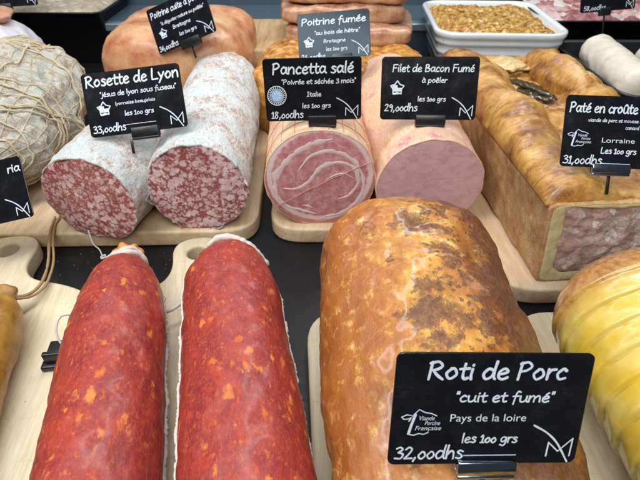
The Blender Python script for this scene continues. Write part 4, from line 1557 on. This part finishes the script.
def card(label, loc, rot, title, lines, price, emblem=None, mark=True, title_box=(.06, .94, .23, .8), price_box=(.03, .37, .95), clip=(.42, .70, 'black'), k=1.0, stake=2.4, rule=None, title_seed=1, pin_u=None):
    """rot: yaw, tilt, roll in degrees; text boxes in fractions of the card (u from left, v from top)"""
    m = Matrix.Rotation(R(rot[0]), 4, 'Z') @ Matrix.Rotation(R(rot[1]), 4, 'X') @ Matrix.Rotation(R(rot[2]), 4, 'Y')
    t = thing('price_card', label, 'price card', loc, 0, CG, rot=m.to_euler())
    t.scale = (k, k, k)
    X = lambda u: (u - .5) * CW
    Z = lambda v_: (.5 - v_) * CH
    # panel
    out = rrect(-CW / 2, CW / 2, -CH / 2, CH / 2, .32, 8)
    g = Geo()
    rings = []
    for y, ins in ((-.03, .02), (-.05, .05), (-.05, .05)):
        pass
    def inset(i_):
        return rrect(-CW / 2 + i_, CW / 2 - i_, -CH / 2 + i_, CH / 2 - i_, .32 - i_, 8)
    for y, i_ in ((-.05, .03), (-.035, .0), (.035, .0), (.05, .03)):
        rings.append([(p[0], y, p[1]) for p in inset(i_)])
    g.loft(rings)
    o = g.build('panel', 'card', t, False)
    rb = Ribbon()
    if title:
        rb.text(title, X(title_box[0]), X(title_box[1]), Z(title_box[2]), title_box[3], .135, seed=title_seed)
        rb.build('title_lettering', 'ink', t)
    rb = Ribbon()
    rb.k = 0
    for ln in lines:
        if ln[0] == 'sans':
            sans('detail_lettering', ln[1], X(ln[2]), X(ln[3]), Z(ln[4]), t, ln[5])
        else:
            rb.text(ln[0], X(ln[1]), X(ln[2]), Z(ln[3]), ln[4], .125, seed=len(ln[0]))
    if rb.v:
        rb.build('detail_lettering', 'ink', t)
    if price:
        rb = Ribbon()
        rb.text(price, X(price_box[0]), X(price_box[1]), Z(price_box[2]), .68, .115, seed=7)
        if rule:
            rb.stroke([Vector((X(rule[0]), Z(rule[2]))), Vector((X(rule[1]), Z(rule[2])))], .045)
        rb.build('price_lettering', 'ink', t)
    if mark:
        rb = Ribbon()
        P = lambda pts, n=6: [Vector(q) for q in cr([(X(a), Z(b), 0) for a, b in pts], n)]
        to2 = lambda L: [Vector((q.x, q.y)) for q in L]
        rb.stroke(to2(P([(.745, .64), (.82, .71), (.885, .81), (.955, .985)])), .085)
        rb.stroke([Vector((X(.835), Z(.93))), Vector((X(.838), Z(.80)))], .075)
        rb.stroke([Vector((X(.838), Z(.80))), Vector((X(.895), Z(.885)))], .06)
        rb.stroke([Vector((X(.895), Z(.885))), Vector((X(.965), Z(.765)))], .06)
        rb.stroke([Vector((X(.965), Z(.765))), Vector((X(.962), Z(.93)))], .075)
        rb.build('maker_mark', 'ink', t)
    if emblem:
        kind, eu, ev, es = emblem
        ex, ez = X(eu), Z(ev)
        rb = Ribbon()
        if kind == 'star':
            # five-pointed outline with a roof shape and a filled band
            pts = []
            for i in range(11):
                a = PI / 2 + PI * i / 5
                r_ = es * (1 if i % 2 == 0 else .62)
                pts.append(Vector((ex + r_ * math.cos(a), ez + r_ * math.sin(a))))
            for a, b in zip(pts, pts[1:]):
                rb.stroke([a, b], es * .16)
            for q in (.30, .12, -.06, -.24, -.40):
                rb.stroke([Vector((ex - es * .62, ez + es * q)), Vector((ex - es * (.05 if q > .1 else -.60), ez + es * q))], es * .19)
            rb.stroke([Vector((ex - es * .55, ez - es * .85)), Vector((ex + es * .6, ez - es * .74))], es * .16)
            rb.build('emblem', 'ink', t)
        elif kind == 'badge':
            c_ = lambda r_: [Vector((ex + r_ * math.cos(2 * PI * i / 40), ez + r_ * math.sin(2 * PI * i / 40))) for i in range(41)]
            rb.stroke(c_(es), .07)
            for q in range(26):
                a = 2 * PI * q / 26
                rb.stroke([Vector((ex + es * .80 * math.cos(a), ez + es * .80 * math.sin(a))), Vector((ex + es * .90 * math.cos(a), ez + es * .90 * math.sin(a)))], .06)
            rb.stroke(c_(es * .70), .05)
            eo = rb.build('emblem', 'ink', t)
            g = Geo()
            g.add([(ex + es * .62 * math.cos(2 * PI * i / 32), -.0575, ez + es * .62 * math.sin(2 * PI * i / 32)) for i in range(32)], [tuple(range(32))])
            g.build('emblem_disc', 'badge', eo, False)
            r2 = Ribbon()
            r2.k = 60
            for i in range(8):
                a = 2 * PI * i / 8
                r2.stroke([Vector((ex + es * .22 * math.cos(a), ez + es * .22 * math.sin(a))), Vector((ex + es * .46 * math.cos(a), ez + es * .46 * math.sin(a)))], .07)
            r2.build('emblem_rays', 'ink', eo)
        else:
            # outline of the country with a slanted bar and three short words
            q = lambda a, b: Vector((ex + (a - .5) * es * 2, ez + (b - .5) * es * 1.5))
            rb.stroke([q(.02, .66), q(.14, .74), q(.30, .70), q(.20, .60), q(.08, .58), q(.02, .66)], .05)
            rb.stroke([q(.22, .08), q(.27, .40), q(.34, .74)], .13)
            rb.stroke([q(.30, .74), q(.42, .92), q(.56, .82), q(.72, .78), q(.84, .70)], .05)
            rb.stroke([q(.20, .06), q(.34, .02), q(.46, .08), q(.58, .05), q(.68, .12)], .05)
            rb.stroke([q(.20, .52), q(.24, .60)], .06)
            eo = rb.build('emblem', 'ink', t)
            for i, (wd, u0, u1, v0) in enumerate((('Viande', .44, .80, .55), ('Porcine', .58, .94, .38), ('Française', .36, .98, .20))):
                a, b = q(u0, v0), q(u1, v0)
                sans('emblem_lettering', wd, a.x, b.x, a.y, eo, .30, .25)
    # clip and pin
    cx0, cx1, cm = X(clip[0]), X(clip[1]), clip[2]
    g = Geo()
    g.box(cx0, cx1, -.34, -.07, -CH / 2 - .42, -CH / 2 + (.45 if cm == 'black' else .28), .07)
    g.box(cx0, cx1, .06, .30, -CH / 2 - .42, -CH / 2 + .6, .07)
    g.box(cx0 + .02, cx1 - .02, -.33, .29, -CH / 2 - .62, -CH / 2 - .40, .08)
    co_ = g.build('clip', 'black' if cm == 'black' else cm, t)
    g = Geo()
    xm = X(pin_u) if pin_u else (cx0 + cx1) / 2
    g.box(xm - .12, xm + .12, -.05, .05, -CH / 2 - .55 - stake, -CH / 2 - .55, .02)
    g.build('pin', 'black', t)
    return t


L100 = ('les 100 grs', .38, .68, .74, .42)
card('black price card for Rosette de Lyon leaning over the left cut salami', (-16.99, 42.76, 13.79), (.6, -30.1, -6.7),
     'Rosette de Lyon',
     [('"jésus de lyon sous fuseau"', .16, .94, .385, .42), ('lyonnaise beaujolais', .30, .71, .535, .27), ('les 100 grs', .38, .68, .715, .42)],
     '33,00dhs', ('star', .18, .57, .60), True, (.03, .985, .215, .92), (.03, .37, .935), (.42, .70, 'black'), rule=(.38, .68, .855), k=1.055, pin_u=.40, stake=1.2)
card('black price card for Pancetta salé with a round blue badge', (-.63, 41.76, 15.21), (-.8, -9.7, -1.9),
     'Pancetta salé',
     [('"Poivrée et séchée 3 mois"', .18, .94, .405, .42), ('Italie', .435, .585, .605, .40), ('les 100 grs', .38, .68, .79, .42)],
     '18,00dhs', ('badge', .125, .58, .82), True, (.09, .92, .245, .92), (.05, .39, .95), (.44, .74, 'black'), stake=2.2)
card('black price card for Filet de Bacon Fumé above the mauve pink loin', (10.10, 43.90, 14.49), (-3.5, -21.1, -1.1),
     'Filet de Bacon Fumé',
     [('à poêler', .42, .68, .405, .46), ('les 100 grs', .385, .68, .70, .42)],
     '29,00dhs', ('star', .17, .49, .62), True, (.11, .95, .235, .62), (.04, .39, .86), (.375, .69, 'black'), k=1.035, stake=2.2)
card('large black price card for Roti de Porc in front of the roast', (7.31, 11.9, 12.43), (4.4, -23.3, 4.3),
     'Roti de Porc',
     [('"cuit et fumé"', .31, .82, .425, .50), ('sans', 'Pays de la loire', .30, .695, .60, .52), ('les 100 grs', .37, .665, .795, .46)],
     '32,00dhs', ('map', .155, .60, .93), True, (.155, .865, .225, .82), (.03, .39, .945), (.36, .675, 'chrome'), stake=2.0, rule=(.395, .67, .915))
card('black price card for Pâté en croûte cut off by the right picture edge', (23.02, 34.33, 14.64), (-2.6, -30.4, 1.0),
     'Paté en croûte',
     [('viande de porc et mousse de foie', .21, .78, .36, .26), ('canard', .54, .66, .455, .26), ('sans', 'Lorraine', .35, .64, .645, .52), ('Les 100 grs', .345, .66, .80, .46)],
     '31,00dhs', ('map', .15, .585, .95), True, (.035, .635, .235, .74), (.02, .37, .955), (.28, .62, 'chrome'), k=1.000, stake=1.5, rule=(.36, .62, .94))
card('tilted black price card for Poitrine cuite on the pink cooked belly', (-17.62, 65.22, 15.24), (-19.9, -21.6, -24.1),
     'Poitrine cuite à poêler',
     [('"à déguster nature ou poêlée"', .17, .92, .43, .38), ('Bretagne', .35, .66, .60, .42), ('les 100 grs', .42, .72, .79, .42)],
     '34,00dhs', ('star', .17, .60, .58), True, (.04, .97, .235, .72), (.02, .36, .95), (.40, .72, 'black'), k=1.045, stake=1.4)
card('bluish reflecting price card for Poitrine fumée standing on the smoked belly', (1.64, 60.11, 14.88), (-7.3, -33.4, -6.7),
     'Poitrine fumée',
     [('"au bois de hêtre"', .23, .86, .47, .46), ('Bretagne', .35, .66, .655, .40), ('les 100 grs', .38, .68, .83, .42)],
     '24,00dhs', ('star', .15, .62, .62), True, (.05, .95, .255, .80), (.03, .37, .99), (.46, .74, 'black'), stake=2.6)
card('dark price card ending in ria at the left picture edge', (-29.7, 35.7, 7.95), (-3.4, -34.8, -14.4),
     'ria', [], None, None, True, (.835, .975, .24, .72), clip=(.30, .56, 'black'), stake=2.6)
card('black price card reading 58,00dhs among the diced pink meat', (45.6, 84.2, 15.0), (4, -20, -3.5),
     None, [], '58,00dhs', None, True, (.1, .9, .2, .7), (.06, .46, .95), (.35, .55, 'black'), k=1.05, stake=3.6)
card('dark price card at the top left tray, mostly above the picture', (-54.2, 92.0, 14.3), (3, -22, -3),
     None, [], None, None, True, clip=(.34, .56, 'black'), k=1.2, stake=2.2)
